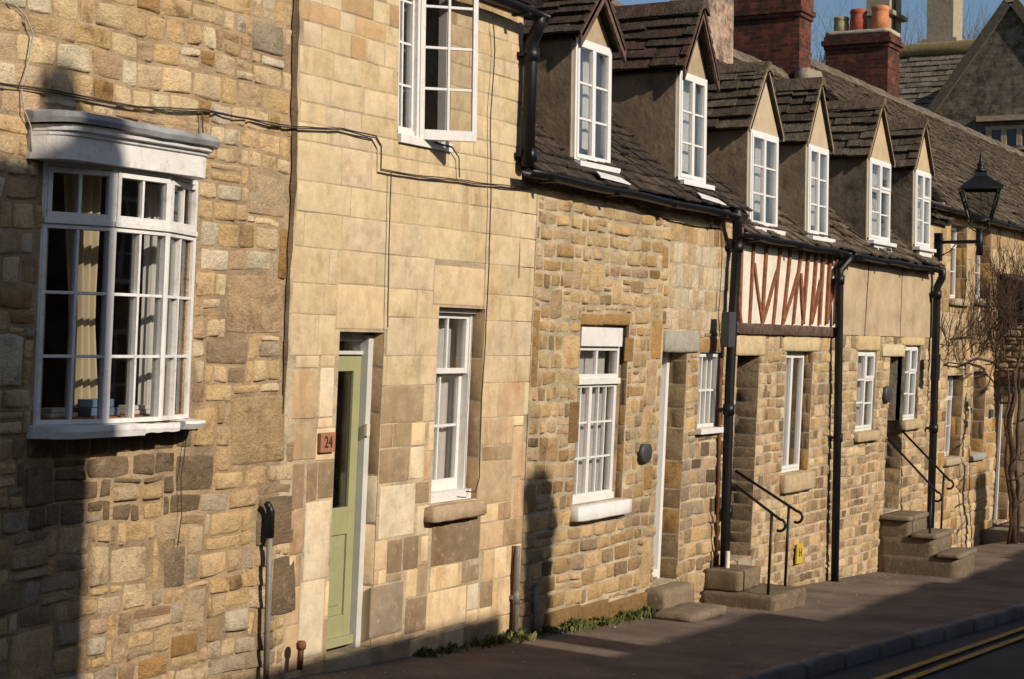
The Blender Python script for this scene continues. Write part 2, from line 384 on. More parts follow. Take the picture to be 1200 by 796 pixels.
# ------------------------------------------------------------------ masonry
def nz2(u, z, f, s=0.0): return noise.noise(Vector((u * f, z * f, s)))
EDGE = {}
def grid_coords(n, half, ew):
    e = 1 - min(0.3, ew / half); e2 = e - min(0.25, 1.4 * ew / half)
    return [-1, -e, -e2, 0.05, e2, e, 1] if n == 5 else [-1, -e, -e2, -0.33, 0.3, e2, e, 1]
def stone(mb, u0, u1, z0, z1, y, prot, rough, rnd, col, dw=0.02, gap=0.006, ntile=None, warpf=True):
    cu, cz = (u0 + u1) / 2, (z0 + z1) / 2; hu, hz = (u1 - u0) / 2 - gap, (z1 - z0) / 2 - gap
    if hu < 0.012 or hz < 0.01: return
    ew = 0.3 * gap + 0.0015 + 0.35 * prot; gu = grid_coords(7 if hu > 0.14 else 5, hu, ew); gz = grid_coords(5, hz, ew)
    seed = rng.random() * 50; tilt = (rng.uniform(-1, 1) * rough * 0.8, rng.uniform(-1, 1) * rough * 0.8)
    vs = []; cs = []
    for t in gz:
        for s in gu:
            x = s * math.sqrt(1 - rnd * t * t); zz = t * math.sqrt(1 - rnd * s * s)
            pu = cu + hu * x; pz = cz + hz * zz
            if dw:
                a, b = nz2(pu, pz, 2.3, 1.5), nz2(pu, pz, 2.3, 8.5)
                c, d = nz2(pu, pz, 9, seed), nz2(pu, pz, 9, seed + 9)
                pu += dw * (a * 0.9 + c * 0.35); pz += dw * (b * 0.75 + d * 0.4)
            e = max(abs(s), abs(t))
            if dw and e >= 0.999: pu += 0.22 * dw * nz2(pu, pz, 31, seed); pz += 0.22 * dw * nz2(pu, pz, 31, seed + 5)
            if e >= 0.999: h = -max(0.003, prot * 1.1)
            else:
                h = prot * (1 - 0.3 * e ** 4) + rough * (nz2(pu, pz, 7, seed) + 0.5 * nz2(pu, pz, 19, seed)) + tilt[0] * s + tilt[1] * t
                if s in (gu[1], gu[-2]) or t in (gz[1], gz[-2]): h *= 0.72
                h = max(h, 0.0015)
            vs.append((pu, y - h, pz)); f = 1 + 0.1 * nz2(pu, pz, 6, seed); cs.append((col[0] * f, col[1] * f, col[2] * f))
    n = len(gu); fs = [(j * n + i, j * n + i + 1, (j + 1) * n + i + 1, (j + 1) * n + i) for j in range(len(gz) - 1) for i in range(n - 1)]
    mb.add(vs, fs, cs, True)
def subtract(r, holes, pad=0.0):
    out = [r]
    for (a, b, c, d) in holes:
        nxt = []
        for (u0, u1, z0, z1) in out:
            if u1 <= a or u0 >= b or z1 <= c or z0 >= d: nxt.append((u0, u1, z0, z1)); continue
            if u0 < a: nxt.append((u0, a, z0, z1))
            if u1 > b: nxt.append((b, u1, z0, z1))
            m0, m1 = max(u0, a), min(u1, b)
            if z0 < c: nxt.append((m0, m1, z0, c))
            if z1 > d: nxt.append((m0, m1, d, z1))
        out = nxt
    return [q for q in out if q[1] - q[0] > 0.045 and q[3] - q[2] > 0.035]
def courses(mb, u0, u1, z0, z1, holes, ch, wd, colf, y=0, prot=0.012, rough=0.008, rnd=0.16, dw=0.02, gap=0.005, split=0.12, big=0.0):
    z = z0; extra = []
    while z < z1 - 0.03:
        h = min(rng.uniform(*ch), z1 - z)
        if z1 - z - h < 0.05: h = z1 - z
        u = u0 - rng.uniform(0, wd[0])
        while u < u1:
            wdt = rng.uniform(*wd) if rng.random() < 0.75 else rng.uniform(wd[0], (wd[0] + wd[1]) / 2)
            a, b = max(u, u0), min(u + wdt, u1); u += wdt
            if b - a < 0.04: continue
            rects = [(a, b, z, z + h)]
            if big and rng.random() < big and z + h * 1.9 < z1:
                rects = [(a, b, z, z + h * 1.9)]
            elif rng.random() < split and h > 0.11:
                m = h * rng.uniform(0.35, 0.65); rects = [(a, b, z, z + m), (a, b, z + m, z + h)]
            for r0 in rects:
                for q in subtract(r0, holes + extra):
                    c = colf((q[0] + q[1]) / 2, (q[2] + q[3]) / 2)
                    pr = prot * rng.uniform(0.5, 1.4)
                    stone(mb, *q, y, pr, rough, rnd * rng.uniform(0.6, 1.3), c, dw, gap)
            if rects[0][3] > z + h + 0.001 : extra.append(rects[0])
        extra = [e for e in extra if e[3] > z + h + 0.001]
        z += h
def backing(mb, u0, u1, z0, z1, holes, depth, y=0.0, thick=0.35, skip=()):
    us = sorted({u0, u1, *[h[0] for h in holes], *[h[1] for h in holes]}); us = [x for x in us if u0 <= x <= u1]
    zs = sorted({z0, z1, *([Z1] if z0 < Z1 < z1 else []), *[h[2] for h in holes], *[h[3] for h in holes]}); zs = [x for x in zs if z0 <= x <= z1]
    for i in range(len(us) - 1):
        for j in range(len(zs) - 1):
            a, b, c, d = us[i], us[i + 1], zs[j], zs[j + 1]; mu, mz = (a + b) / 2, (c + d) / 2
            if any(h[0] < mu < h[1] and h[2] < mz < h[3] for h in holes): continue
            mb.add([(a, y, c), (b, y, c), (b, y, d), (a, y, d)], [(0, 1, 2, 3)])
            mb.add([(a, y + thick, c), (b, y + thick, c), (b, y + thick, d), (a, y + thick, d)], [(3, 2, 1, 0)])
    for (a, b, c, d) in holes:      # reveals
        c = max(c, z0); d = min(d, z1)
        mb.add([(a, y, c), (a, y + thick, c), (a, y + thick, d), (a, y, d)], [(0, 1, 2, 3)])
        mb.add([(b, y, c), (b, y + thick, c), (b, y + thick, d), (b, y, d)], [(3, 2, 1, 0)])
        mb.add([(a, y, d), (a, y + thick, d), (b, y + thick, d), (b, y, d)], [(0, 1, 2, 3)])
        mb.add([(a, y, c), (a, y + thick, c), (b, y + thick, c), (b, y, c)], [(3, 2, 1, 0)])
    # top, ends
    mb.add([(u0, y, z1), (u0, y + thick, z1), (u1, y + thick, z1), (u1, y, z1)], [(3, 2, 1, 0)])
    for x in (u0, u1): mb.add([(x, y, z0), (x, y + thick, z0), (x, y + thick, z1), (x, y, z1)], [(0, 1, 2, 3)])
def reveal_stones(mb, b, c, d, depth, colf, ch=(0.16, 0.3), prot=0.006, y=0.0):
    # dressed blocks lining the far jamb of an opening (faces -x)
    z = c
    while z < d - 0.02:
        h = min(rng.uniform(*ch), d - z)
        col = colf(b, z); n = 3; seed = rng.random() * 40
        cut = depth if rng.random() < 0.6 else depth * rng.uniform(0.4, 0.6)
        for (y0, y1) in ((0.0, cut), (cut, depth)):
            if y1 - y0 < 0.02: continue
            gy = [y0 + 0.003, y0 + 0.01, (y0 + y1) / 2, y1 - 0.01, y1 - 0.003]; gz = [z + 0.004, z + 0.015, z + h / 2, z + h - 0.015, z + h - 0.004]
            vs = []
            for jz, zz in enumerate(gz):
                for jy, yy in enumerate(gy):
                    e = jz in (0, 4) or jy in (0, 4)
                    vs.append((b + 0.002 - (0 if e else prot + 0.006 * nz2(yy * 3, zz, 5, seed)), y + yy, zz))
            mb.add(vs, [(r * 5 + q, r * 5 + q + 1, (r + 1) * 5 + q + 1, (r + 1) * 5 + q) for r in range(4) for q in range(4)], col, True)
        z += h
def pal(cols, dark=0.0, dscale=0.9, seed=0.0, thr=0.1, dmul=0.45, bright=1.0, jit=0.13):
    def f(u, z):
        c = rng.choice(cols); j = rng.uniform(1 - jit, 1 + jit) * bright * 1.08
        if dark and nz2(u, z, dscale, seed) + rng.uniform(-0.25, 0.25) > thr and rng.random() < dark:
            k = rng.uniform(dmul + .12, min(.95, dmul * 1.3 + .3)); return (c[0] * k, c[1] * k * 0.95, c[2] * k * 0.95)
        return (c[0] * j, c[1] * j * rng.uniform(0.98, 1.01), c[2] * j * rng.uniform(0.92, 1.03))
    return f
def rect(px0, px1, y0, y1, Y=0.0):     # pixel box on the wall plane -> (u0,u1,z0,z1)
    m = (px0 + px1) / 2; my = (y0 + y1) / 2
    return (at(px0, my, Y).x, at(px1, my, Y).x, at(m, y1, Y).z, at(m, y0, Y).z)

# ------------------------------------------------------------------ windows
EX, EY, EZ = Vector((1, 0, 0)), Vector((0, 1, 0)), Vector((0, 0, 1))
def sash(fb, gb, O, ex, ey, w_, h_, cols, rows, fw=0.04, bar=0.018, dep=0.04, fb_bot=None, skip_frame=False):
    """O: lower left corner on the outer face; ex along, ey inward."""
    B = lambda a0, a1, c0, c1, d0=0.0, d1=dep: fb.obox(O, ex, ey, EZ, (a0, a1), (d0, d1), (c0, c1))
    bb = fb_bot or fw
    B(0, fw, 0, h_); B(w_ - fw, w_, 0, h_); B(fw, w_ - fw, 0, bb); B(fw, w_ - fw, h_ - fw, h_)
    iw, ih = w_ - 2 * fw, h_ - fw - bb
    if isinstance(cols, int): cols = [i / cols for i in range(1, cols)]
    if isinstance(rows, int): rows = [i / rows for i in range(1, rows)]
    for c in cols: B(fw + iw * c - bar / 2, fw + iw * c + bar / 2, bb, h_ - fw, 0.006, dep - 0.004)
    for r in rows: B(fw, w_ - fw, bb + ih * r - bar / 2, bb + ih * r + bar / 2, 0.009, dep - 0.007)
    g = [O + ex * a + ey * (dep * 0.55) + EZ * c for a, c in ((fw * .8, bb * .8), (w_ - fw * .8, bb * .8), (w_ - fw * .8, h_ - fw * .8), (fw * .8, h_ - fw * .8))]
    gb.prism(g, ey * 0.004)
def curtain_mb(u0, u1, y, z0, z1, waves=5, amp=0.008, gather=1.0):
    mb = MB(); n = waves * 6; vs = []
    for j, zz in enumerate((z0, (z0 + z1) / 2, z1)):
        for i in range(n + 1):
            t = i / n; vs.append((u0 + (u1 - u0) * t + 0.006 * math.sin(i * 1.7 + j), y + amp * math.sin(t * waves * 2 * math.pi + 0.3 * j) * (0.7 + 0.3 * math.sin(i)), zz))
    N = n + 1
    mb.add(vs, [(j * N + i, j * N + i + 1, (j + 1) * N + i + 1, (j + 1) * N + i) for j in range(2) for i in range(n)], (1, 1, 1), True)
    return mb
def room(house, r, y, dep=1.2, grow=0.25):
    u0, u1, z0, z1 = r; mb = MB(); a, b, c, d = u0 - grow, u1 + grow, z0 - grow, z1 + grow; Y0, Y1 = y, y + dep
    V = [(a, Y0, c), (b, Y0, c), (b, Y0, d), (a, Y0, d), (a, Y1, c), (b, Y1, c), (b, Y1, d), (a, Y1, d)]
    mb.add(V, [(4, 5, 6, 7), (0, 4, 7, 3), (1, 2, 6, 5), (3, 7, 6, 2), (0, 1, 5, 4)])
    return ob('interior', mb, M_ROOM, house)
def drapes(house, r, y, mode='pair'):
    u0, u1, z0, z1 = r; w_ = u1 - u0
    if mode == 'pair':
        for a, b in ((u0, u0 + w_ * .3), (u1 - w_ * .38, u1)): ob('curtain', curtain_mb(a, b, y, z0 + .02, z1, 3), M_CURT, house)
    elif mode == 'full': ob('curtain', curtain_mb(u0, u1, y, z0 + .02, z1, max(4, int(w_ * 14))), M_CURT, house)
    elif mode == 'half': ob('curtain', curtain_mb(u0, u0 + w_ * .55, y, z0 + .02, z1, 4), M_CURT, house)

def sc(c, a, b):
    f = rng.uniform(a, b); return (c[0] * f, c[1] * f, c[2] * f)
STN = {'yellow': (0.62, 0.44, 0.235), 'cream': (0.66, 0.505, 0.315), 'tan': (0.54, 0.385, 0.23), 'brown': (0.36, 0.265, 0.165),
       'orange': (0.50, 0.30, 0.12), 'grey': (0.44, 0.355, 0.25), 'dark': (0.19, 0.14, 0.09), 'pale': (0.66, 0.56, 0.40), 'pink': (0.49, 0.36, 0.24)}
c_ = STN

# =================================================================== GROUND
def strip(name, mat, ys, zoff, x0=-40, x1=60, kind=True, step=2.0, label=None):
    """ys: list of (y(x) or const, dz) across; follows the hill"""
    mb = MB(); n = int((x1 - x0) / step); k = len(ys)
    for i in range(n + 1):
        x = x0 + (x1 - x0) * i / n
        for (yy, dz) in ys:
            Y = yy(x) if callable(yy) else yy
            mb.v.append(Vector((x, Y, zg(x) + dz + zoff))); mb.c.append((1, 1, 1))
    for i in range(n):
        for j in range(k - 1):
            mb.f.append([i * k + j, (i + 1) * k + j, (i + 1) * k + j + 1, i * k + j + 1]); mb.sm.append(True); mb.mi.append(0)
    o = ob(name, mb, mat, None, xf=flat); struct(o, label); return o
KY = lambda x: -1.93 - 0.035 * max(-20, min(x - 12, 30))      # back edge of the kerb
g = MB()
def zland(x, y): return zg(x) - 0.2 - 0.0 * y
xs = [-500, -60, -20, 0, 2, 10, 20, 30, 40, 46, 60, 120, 500]; ysl = [-500, -60, -16, -8.3, 0, 8, 60, 500]
for x in xs:
    for yy in ysl: g.v.append(Vector((x, yy, zland(x, yy)))); g.c.append((1, 1, 1))
for i in range(len(xs) - 1):
    for j in range(len(ysl) - 1):
        k_ = len(ysl); g.f.append([i * k_ + j, (i + 1) * k_ + j, (i + 1) * k_ + j + 1, i * k_ + j + 1]); g.sm.append(False); g.mi.append(0)
struct(ob('ground', g, M_LAND, None, xf=flat))
strip('pavement', M_PAVE, [(0.6, 0.0), (0.0, 0.0), (-0.6, -0.005), (-1.2, -0.015), (lambda x: KY(x), -0.02), (lambda x: KY(x) - .1, -0.026)], 0.0, step=1.0)
strip('road', M_ROAD, [(lambda x: KY(x) - 0.16, -0.125), (-3.5, -0.09), (-4.8, -0.125)], 0.0, step=1.0)
strip('far_pavement', M_PAVE, [(-4.8, -0.125), (-4.81, -0.02), (-9.4, 0.02)], 0.0, step=2.0)
for off in (0.30, 0.47):
    strip('yellow_line', M_LINE, [(lambda x, o=off: KY(x) - 0.16 - o - .03 * max(-6, min(17.5 - x, 8)), -0.098 - .004 + .01), (lambda x, o=off: KY(x) - 0.16 - o - .075 - .03 * max(-6, min(17.5 - x, 8)), -0.095 + .006)], 0.0, x0=0, x1=46, step=1.0)
kb = MB(); x = 2.0
while x < 44:
    L = rng.uniform(0.75, 1.0); y0 = KY(x + L / 2)
    s_ = (KY(x + L) - KY(x)) / L
    kb.rough(x + 0.006, x + L - 0.006, y0 - 0.16, y0, -0.3, -0.012, 0.004, 0.09, (rng.uniform(.8, 1.1),) * 3, fz=zg, rnd=0.03)
    x += L
struct(ob('kerb', kb, M_KERB, None, xf=flat))

# =================================================================== HOUSE 1 (rubble, bow window)
U12 = u_at(341, 0, 0.8)                 # joint between first and second house
U23t, U23 = u_at(612, 0, 1.9), u_at(626, 0, 0.5)
U34 = u_at(860, 0, 0.6); U45 = u_at(981, 0, 0.6); U56 = u_at(1092, 0, 0.6)
print('joints', U12, U23t, U23, U34, U45, U56)
BOTTOM = -3.4
h1 = thing('stone_house', 'weathered yellow rubble stone house with a white bow window, nearest in the row', 'house', (6.5, 0, zg(6.5)))
bayL, bayR = at(46, 340).x, at(225, 340).x
bz0 = at(90, 497, -0.07).z; bz1 = at(90, 192, -0.07).z; bzt = at(60, 128, -0.05).z
print('bay', bayL, bayR, bz0, bz1, bzt)
bay_hole = (bayL + 0.05, bayR - 0.05, bz0, bz1)
w1 = MB(); backing(w1, 2.5, U12 - 0.001, BOTTOM, 3.6, [bay_hole], 0.3)
wall1 = ob('wall', w1, M_MOR1, h1)
s1 = MB()
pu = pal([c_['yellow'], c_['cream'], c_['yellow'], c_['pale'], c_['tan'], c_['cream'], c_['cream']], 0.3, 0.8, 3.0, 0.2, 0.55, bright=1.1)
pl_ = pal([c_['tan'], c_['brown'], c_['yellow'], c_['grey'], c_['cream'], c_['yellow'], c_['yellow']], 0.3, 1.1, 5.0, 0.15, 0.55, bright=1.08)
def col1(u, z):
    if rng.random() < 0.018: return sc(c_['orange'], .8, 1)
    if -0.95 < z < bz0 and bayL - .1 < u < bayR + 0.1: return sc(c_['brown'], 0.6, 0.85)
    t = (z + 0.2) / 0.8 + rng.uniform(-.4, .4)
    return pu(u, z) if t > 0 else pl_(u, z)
H1holes = [bay_hole, (bayL - 0.02, bayR + 0.02, bz0 - 0.03, bz1 + 0.28)]
def blk1(px0, px1, y0, y1, key, mul=1.0, prot=.012, rough=.014):
    r = rect(px0, px1, y0, y1); H1holes.append(r); stone(s1, *r, 0, prot, rough, .1, tuple(q * mul for q in c_[key]), .014, .005)
blk1(264, 332, 322, 392, 'tan', 1.05, .006, .006); blk1(290, 334, 205, 255, 'cream', .9); blk1(294, 333, 25, 64, 'grey', .95); blk1(240, 290, 398, 428, 'brown', 1.1)
blk1(270, 334, 462, 545, 'yellow', .85, .012, .03); blk1(326, 336, 265, 330, 'orange', .85); blk1(233, 250, 60, 80, 'orange', .95)
blk1(128, 172, 640, 684, 'cream', 1.05, .006, .005); blk1(262, 290, 712, 742, 'pale', 1.0, .03); blk1(130, 162, 568, 590, 'cream', .95, .03); blk1(164, 190, 565, 588, 'yellow', 1.0, .03)
blk1(104, 128, 640, 690, 'cream', 1.0, .015); blk1(160, 195, 770, 796, 'orange', 1.0); blk1(198, 232, 742, 770, 'orange', .8); blk1(215, 240, 690, 740, 'cream', .95); blk1(100, 124, 746, 770, 'pale', 1.0, .02)
blk1(300, 345, 580, 640, 'brown', .75, .008, .02); blk1(318, 345, 650, 720, 'brown', .7, .008, .02); blk1(190, 215, 640, 690, 'brown', .8); blk1(10, 55, 640, 668, 'tan', 1.0)
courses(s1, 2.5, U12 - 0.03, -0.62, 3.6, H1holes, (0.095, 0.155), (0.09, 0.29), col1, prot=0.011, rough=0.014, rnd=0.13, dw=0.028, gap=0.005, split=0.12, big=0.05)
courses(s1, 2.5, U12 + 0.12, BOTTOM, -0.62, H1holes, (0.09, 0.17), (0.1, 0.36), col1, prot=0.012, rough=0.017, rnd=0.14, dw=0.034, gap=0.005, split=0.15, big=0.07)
ob('stonework', s1, M_RUB, h1)
# small dark putlog holes and roof above the frame
def big_roof(house, u0, u1, ze, Yr, zr, Ye=-0.15, course=0.2, wr=(0.16, 0.32), col=None, thick=0.03, back=True, ridge=True, y_start=None, name='roof', jit=1.0):
    """stone slate roof, eave at (Ye,ze), ridge at (Yr,zr)"""
    col = col or (lambda: rng.choice([(0.12, 0.095, 0.07), (0.16, 0.13, 0.10), (0.10, 0.08, 0.065), (0.19, 0.155, 0.115)]))
    mb = MB()
    O = Vector((u0, Ye, ze)); L = math.hypot(Yr - Ye, zr - ze); up = Vector((0, Yr - Ye, zr - ze)) / L; nn = Vector((0, -up.z, up.y))
    slates(mb, O, EX, up, nn, u1 - u0, L, course, wr, col, thick, jit, s0=0 if y_start is None else (y_start - Ye) / up.y)
    under = MB()
    o0 = 0 if y_start is None else (y_start - Ye) / up.y
    under.prism([O + up * o0 - nn * .03, O + EX * (u1 - u0) + up * o0 - nn * .03, O + EX * (u1 - u0) + up * L - nn * .03, O + up * L - nn * .03], -nn * 0.06, (0.06, 0.05, 0.04))
    if back: under.prism([Vector((u0, Yr, zr - .03)), Vector((u1, Yr, zr - .03)), Vector((u1, 2 * Yr - Ye, ze)), Vector((u0, 2 * Yr - Ye, ze))], Vector((0, 0.03, 0.05)), (0.12, 0.1, 0.08))
    mb.v and None
    n0 = len(mb.v); mb.add(under.v, under.f, under.c)
    o = ob(name, mb, M_SLATE, house, xf=flat)
    if ridge:
        rb = MB(); x = u0
        while x < u1:
            l = rng.uniform(0.38, 0.5); x2 = min(x + l, u1)
            if x2 - x > 0.08:
                zz = zr + 0.01 + rng.uniform(-.008, .012)
                rb.prism([(x + .004, Yr - .17, zz - .13), (x + .004, Yr - .15, zz - .08), (x + .004, Yr, zz + .07), (x + .004, Yr + .15, zz - .08), (x + .004, Yr + .17, zz - .13), (x + .004, Yr, zz)], (x2 - x - .008, 0, 0), sc((0.16, 0.13, 0.1), 1, 1.5))
            x = x2
        ob('ridge_cap', rb, M_SLATE, o, xf=flat)
    return o
def slates(mb, O, ax, up, nn, W, L, course, wr, col, thick=0.025, jit=1.0, s0=0.0):
    s = s0; row = 0
    while s < L - 0.02:
        c = min(course * (1.12 - 0.25 * s / L) * rng.uniform(.93, 1.07), L - s)
        x = -rng.uniform(0, wr[0])
        lift = rng.uniform(0.9, 1.1)
        while x < W:
            w_ = rng.uniform(*wr); a, b = max(x, 0), min(x + w_, W); x += w_
            if b - a < 0.03: continue
            dz = rng.uniform(-.006, .008) * jit; ds = rng.uniform(-.014, .012) * jit; tk = thick * rng.uniform(.7, 1.3)
            sag = 0.02 * nz2((O + ax * a).x, s, 0.6, 4) * jit
            k = col()
            P = O + ax * (a + 0.003) + up * (s + ds) + nn * (0.012 + dz + sag); A = ax * (b - a - 0.006)
            up2 = up * (c * 1.25) - nn * (0.018 + thick * 0.5); t = nn * tk
            rot = up * rng.uniform(-.01, .01) * jit
            vs = [P, P + A + rot, P + A + up2 + rot, P + up2, P + t, P + A + rot + t, P + A + up2 + rot + t, P + up2 + t]
            mb.add(vs, [(0, 1, 5, 4), (4, 5, 6, 7), (0, 4, 7, 3), (1, 2, 6, 5), (3, 2, 1, 0), (2, 3, 7, 6)], k)
        s += c; row += 1
big_roof(h1, 2.3, U12, 3.6, 3.5, 6.9)

# bow window
bw = thing('bow_window_stub', '', '', (0, 0, 0)); COL.objects.unlink(bw); bpy.data.objects.remove(bw)
pr = 0.15; fa = 0.30
wB = bayR - bayL
plan = [Vector((bayL, -0.01, 0)), Vector((bayL + wB * 0.305, -pr, 0)), Vector((bayL + wB * 0.67, -pr, 0)), Vector((bayR, -0.01, 0))]
zt_tr = at(90, 260, -0.1).z
fb, gb = MB(), MB()
for i in range(3):
    A, B = plan[i], plan[i + 1]; d = (B - A); Lf = d.length; ex = d / Lf; ey = Vector((-ex.y, ex.x, 0))
    O = A + EZ * bz0
    fw = 0.028
    # lower fixed lights: 2 x 3
    sash(fb, gb, O, ex, ey, Lf, zt_tr - bz0 - 0.012, 2, 3, 0.024, 0.016, 0.06, 0.024)
    # transom and the top-hung light set proud
    fb.obox(O, ex, ey, EZ, (0, Lf), (-0.014, 0.05), (zt_tr - bz0 - 0.012, zt_tr - bz0 + 0.014))
    sash(fb, gb, O + EZ * (zt_tr - bz0 + 0.014) + ex * 0.014 - ey * 0.008, ex, ey, Lf - 0.028, bz1 - zt_tr - 0.04, 2, 1, 0.026, 0.016, 0.04, 0.034)
    fb.obox(O, ex, ey, EZ, (0, 0.016), (0, 0.06), (zt_tr - bz0 + .01, bz1 - bz0)); fb.obox(O, ex, ey, EZ, (Lf - 0.016, Lf), (0, 0.06), (zt_tr - bz0 + .01, bz1 - bz0))
    fb.obox(O, ex, ey, EZ, (0, Lf), (0.001, 0.06), (bz1 - bz0 - 0.02, bz1 - bz0 + 0.02))
    fb.tube([A + EZ * bz0 + ey * 0.02, A + EZ * bz1 + ey * 0.02], 0.017, 8)
fb.tube([plan[3] + EZ * bz0 + Vector((0, .02, 0)), plan[3] + EZ * bz1 + Vector((0, .02, 0))], 0.02, 8)
bf = ob('bow_window', fb, M_OLDWHITE, h1, bevel=0.002)
ob('glass_pane', gb, M_GLASS, bf)
def arc(t, ext, p):        # bowed plan curve for cornice and sill
    u = bayL - ext[0] + (wB + ext[0] + ext[1]) * t; return Vector((u, -p * (1 - abs(2 * t - 1) ** 14) - 0.01, 0))
def swept(mb, prof, ext, p0, n=48, col=(1, 1, 1), t0=0.0, t1=1.0, sag=None):
    vs = []; k = len(prof)
    for i in range(n + 1):
        t = t0 + (t1 - t0) * i / n; b = arc(t, ext, p0)
        tp_ = 0.45 + 0.55 * (1 - abs(2 * t - 1) ** 14)
        for (o, z) in prof: vs.append(b + Vector((0, -o * (tp_ if o > 0 else 1), z + (sag(t) if sag else 0))))
    fs = [(i * k + j, (i + 1) * k + j, (i + 1) * k + (j + 1) % k, i * k + (j + 1) % k) for i in range(n) for j in range(k)]
    fs += [tuple(range(k)), tuple(n * k + j for j in range(k - 1, -1, -1))]
    mb.add(vs, fs, col, False)
corn = MB(); ztop = at(140, 160, -0.2).z
zf0 = at(140, 192 + 0, -0.2).z; zf1 = at(140, 158, -0.2).z; print('cornice', zf0, zf1, bz1)
swept(corn, [(-0.2, bz1 + .0), (0.035, bz1 + .0), (0.04, bz1 + 0.115), (0.055, bz1 + 0.12), (0.06, bz1 + 0.137), (0.085, bz1 + 0.142), (0.09, bz1 + 0.165), (0.105, bz1 + .17), (-0.2, bz1 + .18)], (.13, -.07), 0.165)
ob('cornice', corn, M_OLDWHITE, bf)
lead = MB()
swept(lead, [(-0.2, bz1 + 0.2), (0.02, bz1 + 0.235), (0.11, bz1 + 0.225), (0.128, bz1 + 0.195), (0.115, bz1 + 0.17), (-0.2, bz1 + 0.18)], (.15, -.05), 0.165, sag=lambda t: 0.002 * math.sin(t * 9) + 0.0015 * math.sin(t * 31) + 0.008 - 0.015 * t)
ob('lead_flashing', lead, M_LEAD, bf)
sl = MB(); swept(sl, [(-0.2, bz0 - 0.062), (0.065, bz0 - 0.066), (0.075, bz0 - 0.03), (0.07, bz0 - 0.004), (-0.2, bz0 + 0.0)], (.05, .02), 0.155, t1=0.5)
swept(sl, [(-0.2, bz0 - 0.055), (0.05, bz0 - 0.05), (0.055, bz0 - 0.028), (0.05, bz0 - 0.004), (-0.2, bz0 + 0.0)], (.05, .02), 0.15, t0=0.505, t1=0.74, sag=lambda t: -0.006 + 0.002 * math.sin(t * 70))
swept(sl, [(-0.2, bz0 - 0.05), (0.03, bz0 - 0.05), (0.055, bz0 - 0.02), (0.05, bz0 - 0.004), (-0.2, bz0 + 0.0)], (.05, .02), 0.15, t0=0.775, t1=1.0, sag=lambda t: 0.0015 * math.sin(t * 50))
ob('sill', sl, M_OLDWHITE, bf)
bs = MB(); swept(bs, [(-0.2, bz0 - 0.07), (0.02, bz0 - 0.062), (0.015, bz0 - 0.006), (-0.2, bz0 - .004)], (.01, .01), 0.13, t0=0.45, t1=0.97); ob('rotten_sill_board', bs, M_RUST, bf)
# room behind the bow window
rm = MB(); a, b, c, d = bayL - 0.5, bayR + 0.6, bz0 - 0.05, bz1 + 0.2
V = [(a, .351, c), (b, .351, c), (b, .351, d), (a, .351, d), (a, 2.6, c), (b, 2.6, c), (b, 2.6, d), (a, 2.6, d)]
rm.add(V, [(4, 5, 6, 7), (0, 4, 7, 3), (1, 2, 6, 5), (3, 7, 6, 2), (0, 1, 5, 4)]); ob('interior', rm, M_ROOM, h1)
ib = MB(); ib.box(bayL + .06, bayR - .06, -0.03, 0.36, bz0 - 0.0, bz0 + 0.03); ob('window_board', ib, M_BOARD, h1)
cb = MB(); nW = 40; vs = []
for j in range(9):
    tz = j / 8
    for i in range(nW + 1):
        t = i / nW; wid = 0.16 + 0.16 * abs(tz - 0.42) ** 0.8
        vs.append((bayL + 0.47 + wid * (t - .5) * 1.0 + 0.05 * (1 - tz), 0.17 + 0.022 * math.sin(t * 24 + tz), bz0 + 0.03 + (bz1 - bz0 - .05) * tz))
cb.add(vs, [(j * (nW + 1) + i, j * (nW + 1) + i + 1, (j + 1) * (nW + 1) + i + 1, (j + 1) * (nW + 1) + i) for j in range(8) for i in range(nW)], (1, 1, 1), True)
tag(ob('curtain', cb, M_CURTC), 'cream curtain gathered in folds inside the white bow window', 'curtain')
cb = curtain_mb(bayL + 1.0, bayL + 1.18, 0.19, bz0 + .03, bz1 - .02, 4, .02)
tag(ob('curtain', cb, M_CURT), 'grey curtain at the right end of the white bow window', 'curtain')
for i, (du, wd_, hh, mm, dsc) in enumerate([(0.12, 0.2, 0.05, M_PAPER, 'cream stack of papers on the left of the bow window board'), (0.42, 0.22, 0.09, M_BLUE, 'blue book leaning on the middle of the bow window board'), (0.74, 0.2, 0.05, M_PAPER, 'pale book lying on the right of the bow window board')]):
    q = MB(); q.box(bayL + du, bayL + du + wd_, 0.0, 0.13, bz0 + .032, bz0 + .03 + hh * .5); q.box(bayL + du + .02, bayL + du + wd_ - .03, 0.01, 0.12, bz0 + .032 + hh * .5, bz0 + .03 + hh)
    tag(ob('book', q, mm, bevel=.004), dsc, 'book')

# =================================================================== HOUSE 2 (ashlar, number 24)
h2 = thing('ashlar_house', 'smooth pale ashlar stone house with the sage green door', 'house', (10, 0, zg(10)))
dr = rect(391, 437, 388, 772)
dL, dR = at(391, 560).x, at(443, 560).x; dT = at(415, 389).z; dB = at(400, 768).z
gw = (at(510, 470).x, at(564, 470).x, at(532, 588).z, at(540, 361).z)
uw = (at(467, 80).x, at(528, 80).x, at(492, 166).z, 2.62)
print('h2', dL, dR, dB, dT, gw, uw)
door_hole = (dL, dR, dB, dT)
w2 = MB(); backing(w2, U12 + 0.001, U23t, BOTTOM, 2.75, [door_hole, gw, uw], 0.3)
w2.add([(U23t, 0, BOTTOM), (U23, 0, BOTTOM), (U23, 0, 1.3), (U23t, 0, 1.3)], [(0, 1, 2, 3)])
wall2 = ob('wall', w2, M_MOR2, h2)
s2 = MB()
pA = pal([(0.56, 0.45, 0.295), (0.54, 0.43, 0.28), (0.57, 0.46, 0.305), (0.56, 0.445, 0.285), (0.53, 0.415, 0.26)], bright=0.9, jit=0.05)
